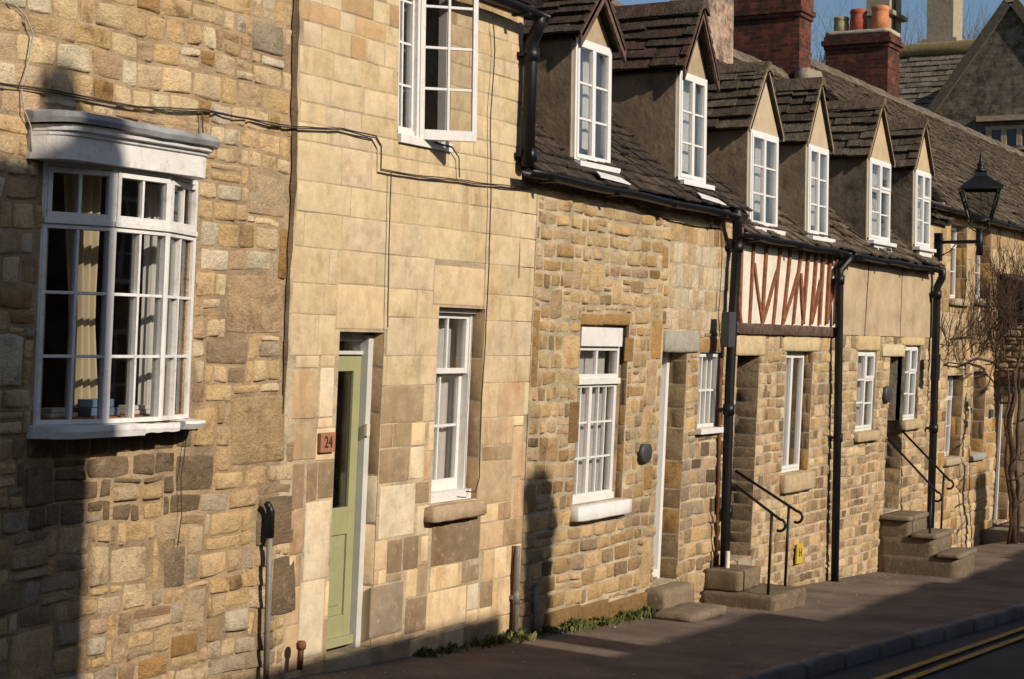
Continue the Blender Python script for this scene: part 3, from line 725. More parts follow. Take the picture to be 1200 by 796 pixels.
pB = pal([c_['cream'], c_['cream'], c_['tan'], c_['brown'], c_['tan'], c_['cream']], 0.4, 1.6, 2, .05, .5, bright=.9, jit=.08)
def col2(u, z):
    if z > 1.75 and rng.random() < 0.5 and u < uw[0]: return sc((0.44, 0.3, 0.16), .8, 1.1)
    if z > 2.25 and rng.random() < 0.6: return sc((0.42, 0.30, 0.17), .8, 1.1)
    if z < -0.45 + rng.uniform(-.15, .15):
        return pB(u, z)
    return pA(u, z)
# explicit lower blocks copied from the photograph: weathered dark ones and pale replacements
EXPL = []
def blk(px0, px1, y0, y1, key, mul=1.0, dst=None):
    r = rect(px0, px1, y0, y1); EXPL.append(r); c = tuple(q * mul for q in c_[key]); stone(s2, *r, 0, 0.006, 0.003, 0.02, c, 0, 0.003)
blk(505, 562, 606, 660, 'brown', .62); blk(434, 472, 684, 745, 'grey', .62); blk(474, 499, 700, 742, 'brown', .7)
blk(453, 471, 632, 672, 'brown', .75); blk(472, 490, 628, 668, 'brown', .62); blk(562, 577, 680, 712, 'brown', .8)
blk(444, 486, 568, 630, 'pale', .93); blk(486, 503, 564, 590, 'brown', .85); blk(488, 503, 592, 628, 'pale', .9)
blk(500, 546, 690, 736, 'cream', .95); blk(547, 560, 684, 715, 'pale', .9); blk(356, 386, 587, 680, 'pale', .95); blk(350, 379, 680, 770, 'pale', .9)
blk(372, 391, 540, 585, 'brown', .7); blk(444, 480, 525, 566, 'brown', .9); blk(480, 497, 523, 562, 'pale', 1.0)
blk(374, 391, 430, 490, 'pale', 1.0); blk(342, 372, 432, 492, 'tan', .9); blk(342, 370, 494, 540, 'brown', 1.1)
blk(541, 561, 662, 682, 'brown', .8)
blk(394, 455, 334, 387, 'cream', .9); blk(508, 568, 312, 359, 'cream', .86)
blk(560, 600, 540, 590, 'brown', 1.25); blk(600, 612, 500, 560, 'tan', .95)
H2h = [door_hole, gw, uw] + EXPL
zmid = at(480, 168).z
courses(s2, U12 + 0.05, U23t - 0.01, zmid, 2.6, H2h, (0.12, 0.175), (0.16, 0.38), col2, prot=0.004, rough=0.003, rnd=0.03, dw=0.006, gap=0.002, split=0)
courses(s2, U12 + 0.05, U23 - 0.005, -0.55, zmid, H2h, (0.19, 0.27), (0.3, 0.75), col2, prot=0.004, rough=0.002, rnd=0.015, dw=0.004, gap=0.0012, split=0)
courses(s2, U12 + 0.13, U23 - 0.01, BOTTOM, -0.55, H2h, (0.2, 0.3), (0.2, 0.5), col2, prot=0.005, rough=0.004, rnd=0.02, dw=0.006, gap=0.002, split=0.05)
pj = pal([(0.30, 0.21, 0.12), (0.36, 0.26, 0.15)]); pjp = pal([c_['cream'], c_['pale']])
reveal_stones(s2, dR, dB, dT, 0.2, lambda u, z: pjp(u, z) if z < at(420, 560).z else pj(u, z), (0.3, 0.42))
reveal_stones(s2, gw[1], gw[2], gw[3], 0.14, pj, (0.3, 0.42)); reveal_stones(s2, uw[1], uw[2], uw[3], 0.1, pj, (0.2, 0.3))
ob('stonework', s2, M_ASH, h2)
# brown filled joint between houses 1 and 2
jm = MB(); zz = -0.45; prv = None
while zz < 3.4:
    wj = (0.02 + 0.016 * nz2(zz, 0, 6, 2) + (0.01 if zz > 0.9 else 0)) * min(1, (zz + .5) / .5 + .05); cx = U12 + 0.015 * nz2(zz, 1, 1.3, 7)
    cur = [(cx - wj, -0.012, zz), (cx, -0.016, zz), (cx + wj, -0.012, zz)]
    if prv: jm.add(prv + cur, [(0, 1, 4, 3), (1, 2, 5, 4)], (1, 1, 1), True)
    prv = cur; zz += 0.06
ob('filled_joint', jm, mat_mortar('dark_brown_joint', (0.15, 0.1, 0.062)), h2)
# green door
gd, gg = MB(), MB()
yD = 0.13; zTl = dT - 0.055
dw_ = dR - dL
fr = MB(); fr.box(dL, dL + .05, yD - .02, yD + .08, dB, dT - .02); fr.box(dR - .06, dR - .002, yD - .05, yD + .08, dB + .0, dT - .02); fr.box(dL, dR - .002, yD - .012, yD + .08, dT - .06, dT - .0)
gdr = MB(); x0, x1 = dL + .05, dR - .062; zb, zt = dB + .03, dT - .16
fr.box(dL + .05, dR - .06, yD - .01, yD + .06, zt + .01, zt + .035)
st = .085; zk = dB + (dT - dB) * .44
gdr.box(x0, x0 + st, yD, yD + .045, zb, zt); gdr.box(x1 - st, x1, yD, yD + .045, zb, zt)
gdr.box(x0 + st, x1 - st, yD, yD + .045, zt - .1, zt); gdr.box(x0 + st, x1 - st, yD, yD + .045, zk - .16, zk + .02); gdr.box(x0 + st, x1 - st, yD, yD + .045, zb, zb + .2)
gdr.box(x0 + st, x1 - st, yD + .014, yD + .035, zb + .2, zk - .16)
gdr.box(x0 + st + .06, x1 - st - .06, yD + .004, yD + .03, zb + .27, zk - .23)
gdr.box(x0, x1, yD - .03, yD + .045, zb, zb + .06)
doo = ob('door', gdr, M_GREEN, h2, bevel=.004); doo['label'] = 'sage green panelled door with a tall glazed upper light'
q = MB(); q.box(x0 + st, x1 - st, yD + .018, yD + .026, zk + .02, zt - .1); ob('door_glass', q, M_GLASS, doo)
q = MB(); q.box(x0 + .0, x1, yD + .01, yD + .03, zt + .035, dT - .06); ob('fanlight', q, M_GLASS, h2)
ob('door_frame', fr, simple('pale_grey_paint', (0.5, 0.5, 0.48), .45, .4, var=.06), h2, bevel=.003)
q = MB(); q.box(x0 + .03, x0 + .055, yD - .035, yD - .001, zk - .3, zk - .02); q.tube([(x0 + .045, yD - .005, zk - .25), (x0 + .045, yD - .05, zk - .25), (x0 + .045, yD - .05, zk - .12), (x0 + .045, yD - .005, zk - .12)], .007, 6); ob('letter_plate', q, M_RUST, doo)
q = MB(); q.box(dR - .075, dR - .035, yD - .075, yD - .049, at(425, 505).z - .045, at(425, 505).z + .04); ob('door_bell', q, M_CREAM, h2, bevel=.004)
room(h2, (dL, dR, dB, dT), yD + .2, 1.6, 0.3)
q = MB(); q.rough(dL - .02, dR + .0, -0.03, .28, dB - .17, dB - .002, .004, .08, (1, 1, 1)); q.rough(dL + .0, dR + .25, -0.34, -0.03, dB - .32, dB - .13, .005, .08, (.8, .8, .8))
tag(ob('doorstep', q, M_SILL), 'worn two level stone step under the green door', 'step')
# number plaque
r_ = rect(371, 388, 507, 530); q = MB(); q.box(r_[0], r_[1], -0.035, -0.008, r_[2], r_[3])
pq = ob('number_plaque', q, M_PLAQUE, None, bevel=.004); tag(pq, 'small square terracotta plaque numbered 24 beside the green door', 'sign')
def text(name, s, mat, loc, size, parent, rot=(R(90), 0, 0), ext=0.0015):
    cu = bpy.data.curves.new(name, 'FONT'); cu.body = s; cu.size = size; cu.extrude = ext; cu.align_x = 'CENTER'; cu.align_y = 'CENTER'
    t = bpy.data.objects.new(name, cu); COL.objects.link(t); dg = bpy.context.evaluated_depsgraph_get()
    me = bpy.data.meshes.new_from_object(t.evaluated_get(dg)); bpy.data.objects.remove(t)
    o = bpy.data.objects.new(name, me); COL.objects.link(o); me.materials.clear(); me.materials.append(mat)
    o.parent = parent; o.location = warp(loc) - LOC[parent.name]; o.rotation_euler = rot; LOC[o.name] = warp(loc); return o
tx = text('numeral', '24', M_INK, Vector(((r_[0] + r_[1]) / 2, -0.0375, (r_[2] + r_[3]) / 2)), 0.105, pq); tx.scale = (0.85, 1, 1)
# ground floor sash window
yW = 0.11; fb, gb = MB(), MB()
a, b, c, d = gw; c += 0.0
fb.box(a, a + .035, yW - .01, yW + .1, c, d - .02); fb.box(b - .035, b - .002, yW - .01, yW + .1, c, d - .02); fb.box(a, b - .002, yW - .05, yW + .1, d - .035, d - .002); fb.box(a, b - .002, yW - .06, yW + .1, c + .0, c + .07)
mz = c + (d - c) * .66
sash(fb, gb, Vector((a + .035, yW, mz)), EX, EY, b - a - .07, d - .035 - mz, 2, 1, .04, .02, .035)
sash(fb, gb, Vector((a + .035, yW + .045, c + .07)), EX, EY, b - a - .07, mz - c - .05, [.5], [.52], .04, .02, .035, .08)
wf = ob('window', fb, M_WHITE, h2, bevel=.002); ob('glass_pane', gb, M_GLASS, wf)
room(h2, gw, .36); drapes(h2, gw, yW + .14, 'full')
q = MB(); q.rough(a - .1, b + .0, -0.10, .1, c - .12, c - .002, .004, .07, (0.42, .31, .2)); ob('sill', q, M_SILL, wf)
# upper window: narrow fixed light and a casement standing open
fb, gb = MB(), MB(); a, b, c, d = uw; yU = 0.015; hin = at(491, 80).x
fb.box(a, a + .03, yU, yU + .07, c, d); fb.box(b - .03, b - .002, yU, yU + .07, c, d); fb.box(a, b - .002, yU - .0, yU + .07, c, c + .06); fb.box(hin - .025, hin + .005, yU - .02, yU + .07, c, d)
fb.box(a - .0, b + .0, yU - .045, yU + .0, c - .035, c + .025)
sash(fb, gb, Vector((a + .03, yU + .01, c + .06)), EX, EY, hin - a - .055, d - c - .06, [.3], [.25, .5, .75], .022, .016, .035)
wf = ob('window', fb, M_WHITE, h2, bevel=.002); ob('glass_pane', gb, M_GLASS, wf)
fb, gb = MB(), MB(); al = R(45); ex = Vector((math.cos(al), -math.sin(al), 0)); ey = Vector((math.sin(al), math.cos(al), 0))
cz0 = at(525, 166, -0.12).z
fb2 = sash(fb, gb, Vector((hin + .003, yU - .025, cz0)), ex, ey, 0.405, 2.62 - cz0, [.5], [.25, .5, .75], .034, .018, .04, .07)
cs_ = ob('casement', fb, M_WHITE, h2, bevel=.002); cs_['label'] = 'white casement standing open at forty five degrees'; ob('glass_pane', gb, M_GLASS, cs_)
q = MB(); q.tube([(hin + .25, yU - .03, c + .03), (hin + .22, yU - .2, c + .02)], .006, 6); ob('casement_stay', q, M_DKGREY, cs_)
room(h2, uw, .36); ob('curtain', curtain_mb(a + .02, hin - .02, .13, c + .05, d, 3), M_CURT, h2)
big_roof(h2, U12, U23t + .02, 2.6, 3.5, 6.1, Ye=-.2)
# gable wall of house 2 above its lower neighbour
q = MB(); q.prism([(U23t, .0, .5), (U23t, 7.2, .5), (U23t, 7.2, 2.7), (U23t, 3.5, 6.0), (U23t, 0, 2.7)], (.003, 0, 0)); q.box(U23t - .02, U23t + .003, .05, .3, .5, 2.6); ob('gable_wall', q, M_MOR3, h2, xf=flat)

def gutter(house, p0, p1, r=.055, name='gutter', xf=warp):
    mb = MB(); n = 10; p0, p1 = Vector(p0), Vector(p1); N = 12; vs = []
    for i in range(N + 1):
        t = i / N; p = p0.lerp(p1, t) + Vector((0, 0, .006 * math.sin(t * 17)))
        for rr in (r, r * .82):
            for k in range(n + 1):
                a = math.pi + math.pi * k / n; vs.append(p + Vector((0, math.cos(a) * rr, math.sin(a) * rr)))
    M = 2 * (n + 1); fs = []
    for i in range(N):
        for k in range(n):
            fs.append((i * M + k, (i + 1) * M + k, (i + 1) * M + k + 1, i * M + k + 1)); fs.append((i * M + n + 1 + k, i * M + n + 2 + k, (i + 1) * M + n + 2 + k, (i + 1) * M + n + 1 + k))
        fs += [(i * M, i * M + n + 1, (i + 1) * M + n + 1, (i + 1) * M), (i * M + n, (i + 1) * M + n, (i + 1) * M + 2 * n + 1, i * M + 2 * n + 1)]
    for i in (0, N): fs += [(i * M + k, i * M + k + 1, i * M + n + 2 + k, i * M + n + 1 + k) for k in range(n)]
    mb.add(vs, fs, (1, 1, 1), True)
    L = (p1 - p0).length; m_ = int(L / 1.1)
    for i in range(m_ + 1):
        p = p0.lerp(p1, (i + .3) / (m_ + .6)); mb.obox(p, (p1 - p0).normalized(), EY, EZ, (-.02, .02), (-r - .006, r + .03), (-r - .008, -r + .01))
    return ob(name, mb, M_BLACK, house, xf=xf)
def pipe(house, pts, r, mat, name='downpipe', collars=(), brackets=True):
    mb = MB(); mb.tube(pts, r, 12)
    for p in collars:
        p = Vector(p); mb.tube([p - EZ * .05, p + EZ * .05], r * 1.22, 12); mb.box(p.x - r * 1.6, p.x + r * 1.6, p.y + r * .6, .0, p.z - .015, p.z + .015)
    return ob(name, mb, mat, house)
# eaves gutter and downpipe of house 2
zgt = at(632, 17, -.15).z
gutter(h2, (U12, -.17, zgt + .03), (U23t + .02, -.17, zgt))
q = MB(); q.box(U12, U23t, -.02, .1, 2.48, 2.62); ob('eaves_board', q, M_BEAM, h2)
pT = at(632, 22, -.17); pA_ = at(623, 55, -.09); pB_ = at(618, 195, -.09)
pipe(h2, [pT + EZ * .05, pT - EZ * .04, pT.lerp(pA_, .5) + Vector((.0, .0, -.01)), pA_ + EZ * .03, pA_ - EZ * .05, pB_], .05, M_BLACK, collars=[pA_ - EZ * .06, at(620, 182, -.09)])

# =================================================================== HOUSE 3
h3 = thing('dormered_cottage', 'orange and buff rubble cottage with two tiled dormers and narrow white door', 'house', (14, 0, zg(14)))
ZE3 = at(740, 228, -.1).z; print('ze3', ZE3)
w3g = (at(676, 480).x, at(733, 480).x, at(700, 588).z, at(705, 375).z)
d3 = (at(770, 550).x, at(799, 550).x, at(775, 684).z, at(795, 413).z)
w3s = (at(818, 460).x, at(846, 460).x, at(830, 501).z, at(832, 413).z)
holes3 = [w3g, d3, w3s]; print('h3', holes3)
w3 = MB(); backing(w3, U23, U34, BOTTOM, ZE3 + .05, holes3, .3); ob('wall', w3, M_MOR3, h3)
s3 = MB()
p3 = pal([c_['yellow'], c_['tan'], (0.53, 0.36, 0.17), c_['cream'], (0.58, 0.44, 0.24), (0.52, 0.37, 0.19), c_['yellow'], (.5, .33, .15)], .25, 1.2, 4, .15, .5)
p3l = pal([c_['tan'], c_['brown'], (.5, .34, .17), c_['yellow'], c_['yellow']], .4, 1.1, 6, .05, .48)
p3f = pal([c_['pale'], c_['cream'], c_['pale'], (0.55, 0.42, 0.25)])
p3d = pal([c_['brown'], c_['dark'], c_['tan'], c_['grey']], .5, 2, 1, .1, .6)
EX3 = []
def blk3(px0, px1, y0, y1, key, mul=1.0, prot=.01):
    r = rect(px0, px1, y0, y1); EX3.append(r); stone(s3, *r, 0, prot, .004, .04, tuple(q * mul for q in c_[key]), .003, .004)
blk3(681, 708, 367, 382, 'orange', 1.05); blk3(708, 738, 367, 382, 'orange', .95)
blk3(763, 775, 374, 422, 'orange', 1.1); blk3(733, 742, 395, 425, 'orange', .8); blk3(666, 678, 470, 520, 'orange', .6)
blk3(820, 847, 396, 413, 'orange', 1.0); blk3(623, 631, 362, 455, 'orange', .9); blk3(776, 783, 288, 315, 'orange', .95)
for (x0, x1, y0, y1) in ((636, 680, 712, 738), (680, 712, 704, 732), (712, 765, 697, 724)): blk3(x0, x1, y0, y1, 'orange', .62, .03)
blk3(752, 764, 478, 520, 'yellow', 1.05); blk3(754, 764, 545, 575, 'orange', .9); blk3(750, 762, 630, 690, 'yellow', 1.0); blk3(757, 769, 422, 476, 'tan', 1.1)
def col3(u, z):
    if u > d3[1] and z < w3s[2] + .05: return p3d(u, z)
    return p3(u, z) if z > -.6 + rng.uniform(-.3, .3) else p3l(u, z)
uf = at(783, 330).x; zf = at(810, 388).z
H3h = holes3 + EX3 + [rect(777, 818, 388, 413)]
courses(s3, U23 + .005, uf, -1.6, ZE3 + .03, H3h, (.10, .15), (.11, .32), col3, prot=.012, rough=.014, rnd=.16, dw=.034, gap=.009, split=.1, big=.05)
courses(s3, uf, U34, zf, ZE3 + .03, H3h, (.16, .22), (.09, .2), lambda u, z: p3(u, z) if z > ZE3 - .3 else p3f(u, z), prot=.006, rough=.004, rnd=.08, dw=.01, gap=.005, split=0)
courses(s3, uf, U34, -1.6, zf, H3h, (.11, .16), (.11, .3), col3, prot=.009, rough=.011, rnd=.12, dw=.022, gap=.0065, split=.1)
courses(s3, U23 + .005, U34, BOTTOM, -1.6, H3h, (.13, .22), (.13, .36), p3l, prot=.016, rough=.012, rnd=.16, dw=.03, gap=.0055, split=.1)
pj3 = pal([(0.30, 0.2, 0.11), (0.34, 0.24, 0.14), c_['orange']], bright=.9)
reveal_stones(s3, w3g[1], w3g[2], w3g[3], .1, pj3); reveal_stones(s3, d3[1], d3[2], d3[3], .28, pj3, (.18, .3)); reveal_stones(s3, w3s[1], w3s[2], w3s[3], .06, pj3)
ob('stonework', s3, M_RUB3, h3)
def lintel(house, px0, px1, y0, y1, col, mat=None, prot=.02, name='lintel'):
    r = rect(px0, px1, y0, y1); mb = MB(); mb.rough(r[0], r[1], -prot, .1, r[2], r[3], .003, .07, col, rnd=.012); return ob(name, mb, mat or M_SILL, house)
lintel(h3, 777, 818, 388, 413, (0.33, 0.31, 0.26), prot=.03)
# front window
a, b, c, d = w3g; yW = .06; fb, gb = MB(), MB()
zfa = at(705, 406, yW).z; zfb = at(705, 384, yW).z; ztr = at(703, 446, yW).z
fb.box(a + .05, b - .1, yW - .05, yW + .08, zfa, zfb)
fb.box(a, a + .03, yW, yW + .07, c, zfa); fb.box(b - .1, b - .07, yW, yW + .07, c, zfa); bb_ = b - .07
fb.box(a, bb_ + .01, yW - .03, yW + .07, ztr - .03, ztr + .02)
sash(fb, gb, Vector((a + .02, yW - .015, ztr + .02)), EX, EY, bb_ - a - .03, zfa - ztr - .02, 2, 1, .035, .03, .04)
wd2 = (bb_ - a - .05)
sash(fb, gb, Vector((a + .025, yW, c + .05)), EX, EY, wd2 * .42, ztr - c - .08, 2, 3, .025, .016, .04)
sash(fb, gb, Vector((a + .025 + wd2 * .42, yW, c + .05)), EX, EY, wd2 * .58, ztr - c - .08, 3, 3, .025, .016, .04)
fb.box(a, bb_, yW - .02, yW + .07, c, c + .055)
wf = ob('window', fb, M_WHITE, h3, bevel=.002); ob('glass_pane', gb, M_GLASS, wf); room(h3, w3g, .36); drapes(h3, (a, bb_, c, zfa), yW + .12, 'full')
q = MB(); q.box(bb_, b + .0, yW + .0, yW + .1, c, d); q.box(a, b, yW + .02, yW + .1, zfb, d); ob('window_surround', q, M_CHEEK, h3)
q = MB(); q.rough(a - .06, b + .02, -.10, .08, c - .13, c - .002, .003, .08, rnd=.012); s_ = ob('sill', q, M_WHITE, wf)
# door
a, b, c, d = d3; yD = .22; q = MB()
q.box(a + .0, a + .05, yD - .03, yD + .07, c, d); q.box(b - .06, b - .002, yD - .05, yD + .07, c, d); q.box(a, b - .002, yD - .03, yD + .07, d - .06, d)
df = ob('door_frame', q, M_PVC, h3, bevel=.003)
q = MB(); q.box(a + .05, b - .06, yD, yD + .045, c + .03, d - .06); q.box(a + .15, b - .16, yD - .008, yD, c + .2, c + .9); q.box(a + .15, b - .16, yD - .008, yD, c + 1.05, d - .2); q.box(a + .05, b - .06, yD - .05, yD + .04, c + .02, c + .09)
dd_ = ob('door', q, M_PVC, h3, bevel=.004); q = MB(); q.tube([(a + .09, yD, c + .98), (a + .09, yD - .05, c + .98), (a + .16, yD - .05, c + .98)], .009, 6); ob('handle', q, M_DKGREY, dd_)
room(h3, d3, .36, 1.0)
# small window
a, b, c, d = w3s; fb, gb = MB(), MB(); yW = .03
sash(fb, gb, Vector((a + .002, yW, c)), EX, EY, b - a - .05, d - c - .01, [.25, .5, .75], 2, .035, .022, .05)
wf = ob('window', fb, M_WHITE, h3, bevel=.002); ob('glass_pane', gb, M_GLASS, wf); room(h3, w3s, .36, .8)
q = MB(); q.box(a - .04, b + .0, -.07, .03, c - .055, c - .002); ob('sill', q, M_WHITE, wf, bevel=.004)
drapes(h3, w3s, .12, 'full')
# steps
q = MB(); x0, x1 = d3[0] - .03, d3[1] - .02; zt = d3[2]
q.rough(x0 - .12, x1, -.2, .05, zt - .5, zt - .01, .009, .06, (.23, .175, .12)); 
q.rough(x0 - .42, x1 - .2, -.62, -.202, zt - .24, zt - .15, .012, .07, (.2, .155, .11), rnd=.04); q.rough(x0 - .36, x1 - .25, -.56, -.21, zt - .6, zt - .242, .012, .07, (.24, .185, .12))
tag(ob('stone_steps', q, M_SILL), 'two rough stone steps below the narrow white door, lower slab cracked', 'steps', 'stone steps up to doors')
def wallbox(px, py, r, label, name='vent_cowl'):
    p = at(px, py); q = MB(); q.lathe(p + Vector((0, -.03, 0)), [(r * .8, -.03), (r * .97, -.022), (r, -.0), (r * .9, .03)], 14, axis='y')
    for v in q.v: v.x = p.x + (v.x - p.x) * 1.15; v.z = p.z + max(-r * .82, min(r * .82, v.z - p.z))
    tag(ob(name, q, M_DKGREY), label, 'vent', 'dark vents on the house fronts')
wallbox(752, 531, .1, 'dark rounded vent left of the narrow white door'); wallbox(1037, 462, .12, 'dark rounded vent left of the far stepped doorway')

# ---- roofs and dormers
colT = lambda: rng.choice([(0.075, 0.055, 0.042), (0.095, 0.068, 0.05), (0.065, 0.05, 0.04), (0.11, 0.08, 0.058)])
Ye = -.14
big_roof(h3, U23t + .0, U34 + .05, ZE3 + .03, 3.6, ZE3 + .03 + 3.74 * .92, Ye=Ye, course=.115, wr=(.12, .22), col=colT, thick=.018)
TP = .92
def roofz(Y, ze): return ze + (Y - Ye) * TP
def dormer(house, L, Rr, yT, yB, yA, yd, ze, cols, rows, tiles, cheekm, frontm, verge, rowh=.12, style='H', ov=.07, sidew=.02, thick=.03, ovf=.055):
    m_ = (L + Rr) / 2; u0 = at(L, (yT + yB) / 2, yd).x; u1 = at(Rr, (yT + yB) / 2, yd).x; z1 = at(m_, yT, yd).z; z0 = at(m_, yB, yd).z
    um = (u0 + u1) / 2; zA = z1 + (yT - yA) / 2060 * (at(m_, yT, yd).x * cy_ + (DIST + yd) * sy_)
    a, b = u0 - sidew, u1 + sidew
    slp = (zA - z1) / ((b - a) / 2 + ov); q = MB(); zc = zA - slp * (b - a) / 2
    Yb = Ye + (zc - ze) / TP + .15; Ya = Ye + (zA - ze) / TP + .1
    q.prism([(a, yd + .01, z0 - .2), (a, yd + .01, zc), (a, Yb, zc)], (.05, 0, 0))
    dm = ob('dormer', q, cheekm, house)
    q = MB(); q.prism([(b, yd + .01, z0 - .2), (b, yd + .01, zc), (b, Yb, zc)], (-.05, 0, 0)); ob('cheek', q, cheekm, dm)
    # front: side strips and gable
    g_ = MB(); g_.box(a, u0 + .004, yd - .004, yd + .008, z0 - .1, zc); g_.box(u1 - .004, b, yd - .004, yd + .008, z0 - .1, zc)
    g_.prism([(a + .001, yd - .012, z1 - .002), (b - .001, yd - .012, z1 - .002), (b - .001, yd - .012, zc), (um, yd - .012, zA - .02), (a + .001, yd - .012, zc)], (0, .019, 0)); ob('dormer_gable', g_, frontm, dm)
    # roof slopes, rows run front to back
    rb = MB()
    for sgn in (-1, 1):
        hw = (b - a) / 2 + ov; rise = (zA - zc); hh = (b - a) / 2
        up = Vector((-sgn * hh, 0, rise)); Ls = up.length; up /= Ls; ext = Ls * hw / hh
        nn = Vector((sgn * rise, 0, hh)).normalized()
        O = Vector((um + sgn * hw, yd - ovf, zA - rise * hw / hh))
        slates(rb, O, EY, up, nn, Ya - (yd - ovf), ext, rowh, (.16, .3), tiles, thick, 1.0)
        rb.prism([O + up * .01 - nn * .012, O + up * ext - nn * .012, O + up * ext + EY * (Ya - yd + .1) - nn * .012, O + up * .01 + EY * (Ya - yd + .1) - nn * .012], -nn * .03, (.05, .04, .03))
    # ridge capping
    y = yd - ovf - .02
    while y < Ya:
        l = rng.uniform(.35, .5)
        rb.prism([(um - .12, y, zA - .09), (um - .035, y, zA + .05), (um + .035, y, zA + .05), (um + .12, y, zA - .09), (um, y, zA - .03)], (0, l - .008, 0), sc(tiles(), 1.1, 1.5)); y += l
    ob('dormer_roof', rb, M_SLATE, dm)
    # verges / bargeboards
    vb = MB()
    for sgn in (-1, 1):
        hw = (b - a) / 2 + ov * .9; hh = (b - a) / 2; sl_ = (zA - zc) / hh
        top = Vector((um, yd - ovf, zA + .0)); bot = Vector((um + sgn * hw, yd - ovf, zA - sl_ * hw)); dn = Vector((-sgn * .0, 0, -verge))
        vb.prism([top, bot, bot + dn, top + dn], (0, .025, 0)); 
    ob('bargeboard', vb, frontm if verge < .1 else M_BEAM, dm)
    # window
    fb, gb = MB(), MB()
    w_ = u1 - u0 - .008; h_ = z1 - z0
    fb.box(u0 + .004, u0 + .034, yd - .03, yd + .05, z0, z1); fb.box(u1 - .034, u1 - .004, yd - .03, yd + .05, z0, z1); fb.box(u0 + .004, u1 - .004, yd - .028, yd + .05, z0, z0 + .035); fb.box(u0 + .004, u1 - .004, yd - .028, yd + .05, z1 - .035, z1)
    iw = (w_ - .06) / 2
    for i in range(2):
        O = Vector((u0 + .034 + iw * i, yd - .038 + .006 * i, z0 + .035)); H = h_ - .07
        if style == 'H': sash(fb, gb, O, EX, EY, iw, H, 1, rows, .035, .018, .04)
        else:
            if i == 0: sash(fb, gb, O, EX, EY, iw, H, 1, [.33, .66], .035, .018, .04)
            else: sash(fb, gb, O, EX, EY, iw, H * .66, 1, 2, .035, .018, .04); sash(fb, gb, O + EZ * H * .66 - EY * .01, EX, EY, iw, H * .34, 1, 1, .035, .018, .04)
    wf = ob('window', fb, M_PVC, dm, bevel=.002); ob('glass_pane', gb, M_GLASS, dm)
    q = MB(); q.box(u0 - .02, u1 + .05, yd - .1, yd + .02, z0 - .04, z0 + .004); q.box(u0 + .12, u1 - .02, yd - .06, yd + .02, z0 - .11, z0 - .042); ob('sill', q, M_PVC, dm, bevel=.003)
    q = curtain_mb(u0 + .02, u1 - .02, yd + .1, z0 + .03, z1 - .03, 7, .008); ob('curtain', q, M_CURT, dm)
    q = MB(); q.box(a + .06, b - .06, yd + .35, yd + .37, z0 - .05, z1 - .02); ob('interior', q, M_ROOM, dm)
    return dm
tileD = lambda: rng.choice([(0.095, 0.062, 0.045), (0.115, 0.07, 0.048), (0.08, 0.057, 0.042), (0.10, 0.075, 0.055)])
M_GAB12 = simple('grey_gable_render', (0.33, 0.26, 0.17), .9, .1, var=.12, bump=.3, bs=30)
ze3 = ZE3 + .03
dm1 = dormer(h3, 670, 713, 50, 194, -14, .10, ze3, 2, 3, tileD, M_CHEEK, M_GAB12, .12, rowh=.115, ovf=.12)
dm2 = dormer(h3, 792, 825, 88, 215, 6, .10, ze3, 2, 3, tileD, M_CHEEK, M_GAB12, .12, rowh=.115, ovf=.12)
gutter(h3, at(618, 199, -.16), at(862, 251, -.16))
# white flashing trays above the gutter below the two dormers
for (xa, xb, yy) in ((704, 739, 217), (822, 851, 241)):
    q = MB(); A = at(xa, yy - 9, -.15); B = at(xb, yy, -.15); q.prism([A, B, B + Vector((-.03, .07, .05)), A + Vector((.06, .07, .05))], (0, 0, .01)); ob('flashing_tray', q, M_PVC, h3)

# =================================================================== HOUSES 4 and 5
ZE4 = at(985, 296, -.1).z; print('ze4', ZE4)
h4 = thing('timbered_cottage', 'cottage with brown timber studs above stone and two dormers behind black gutter', 'house', (17.5, 0, zg(17.5)))
d4 = (at(859, 530).x, at(885, 530).x, -2.12, at(875, 416).z)
w4 = (at(919, 480).x, at(950, 480).x, at(930, 554).z, at(937, 412).z)
zb4 = at(920, 392).z; print('h4', d4, w4, zb4)
q = MB(); backing(q, U34, U45, BOTTOM, zb4, [d4, w4], .3); ob('wall', q, M_MOR3, h4)
s4 = MB(); EX4 = [rect(862, 896, 393, 417), rect(917, 960, 393, 412)]
p4 = pal([c_['yellow'], c_['cream'], c_['tan'], (0.5, .36, .19), c_['brown']], .3, 1.2, 8, .15, .5)
p4l = pal([c_['tan'], c_['brown'], c_['yellow'], c_['cream']], .5, 1.0, 9, .0, .5)
p4c = lambda u, z: p4(u, z) if z > -.7 + rng.uniform(-.3, .3) else p4l(u, z)
courses(s4, U34, U45, BOTTOM, zb4, [d4, w4] + EX4, (.085, .145), (.1, .28), p4c, prot=.009, rough=.011, rnd=.12, dw=.025, gap=.0055, split=.12, big=.04)
reveal_stones(s4, d4[1], d4[2], d4[3], .5, lambda u, z: sc(c_['brown'], .6, 1.0), (.1, .18), .004); reveal_stones(s4, w4[1], w4[2], w4[3], .12, pj3, (.14, .25))
ob('stonework', s4, M_RUB3, h4)
lintel(h4, 862, 896, 393, 417, (.50, .40, .235)); lintel(h4, 917, 960, 393, 412, (.52, .41, .24))
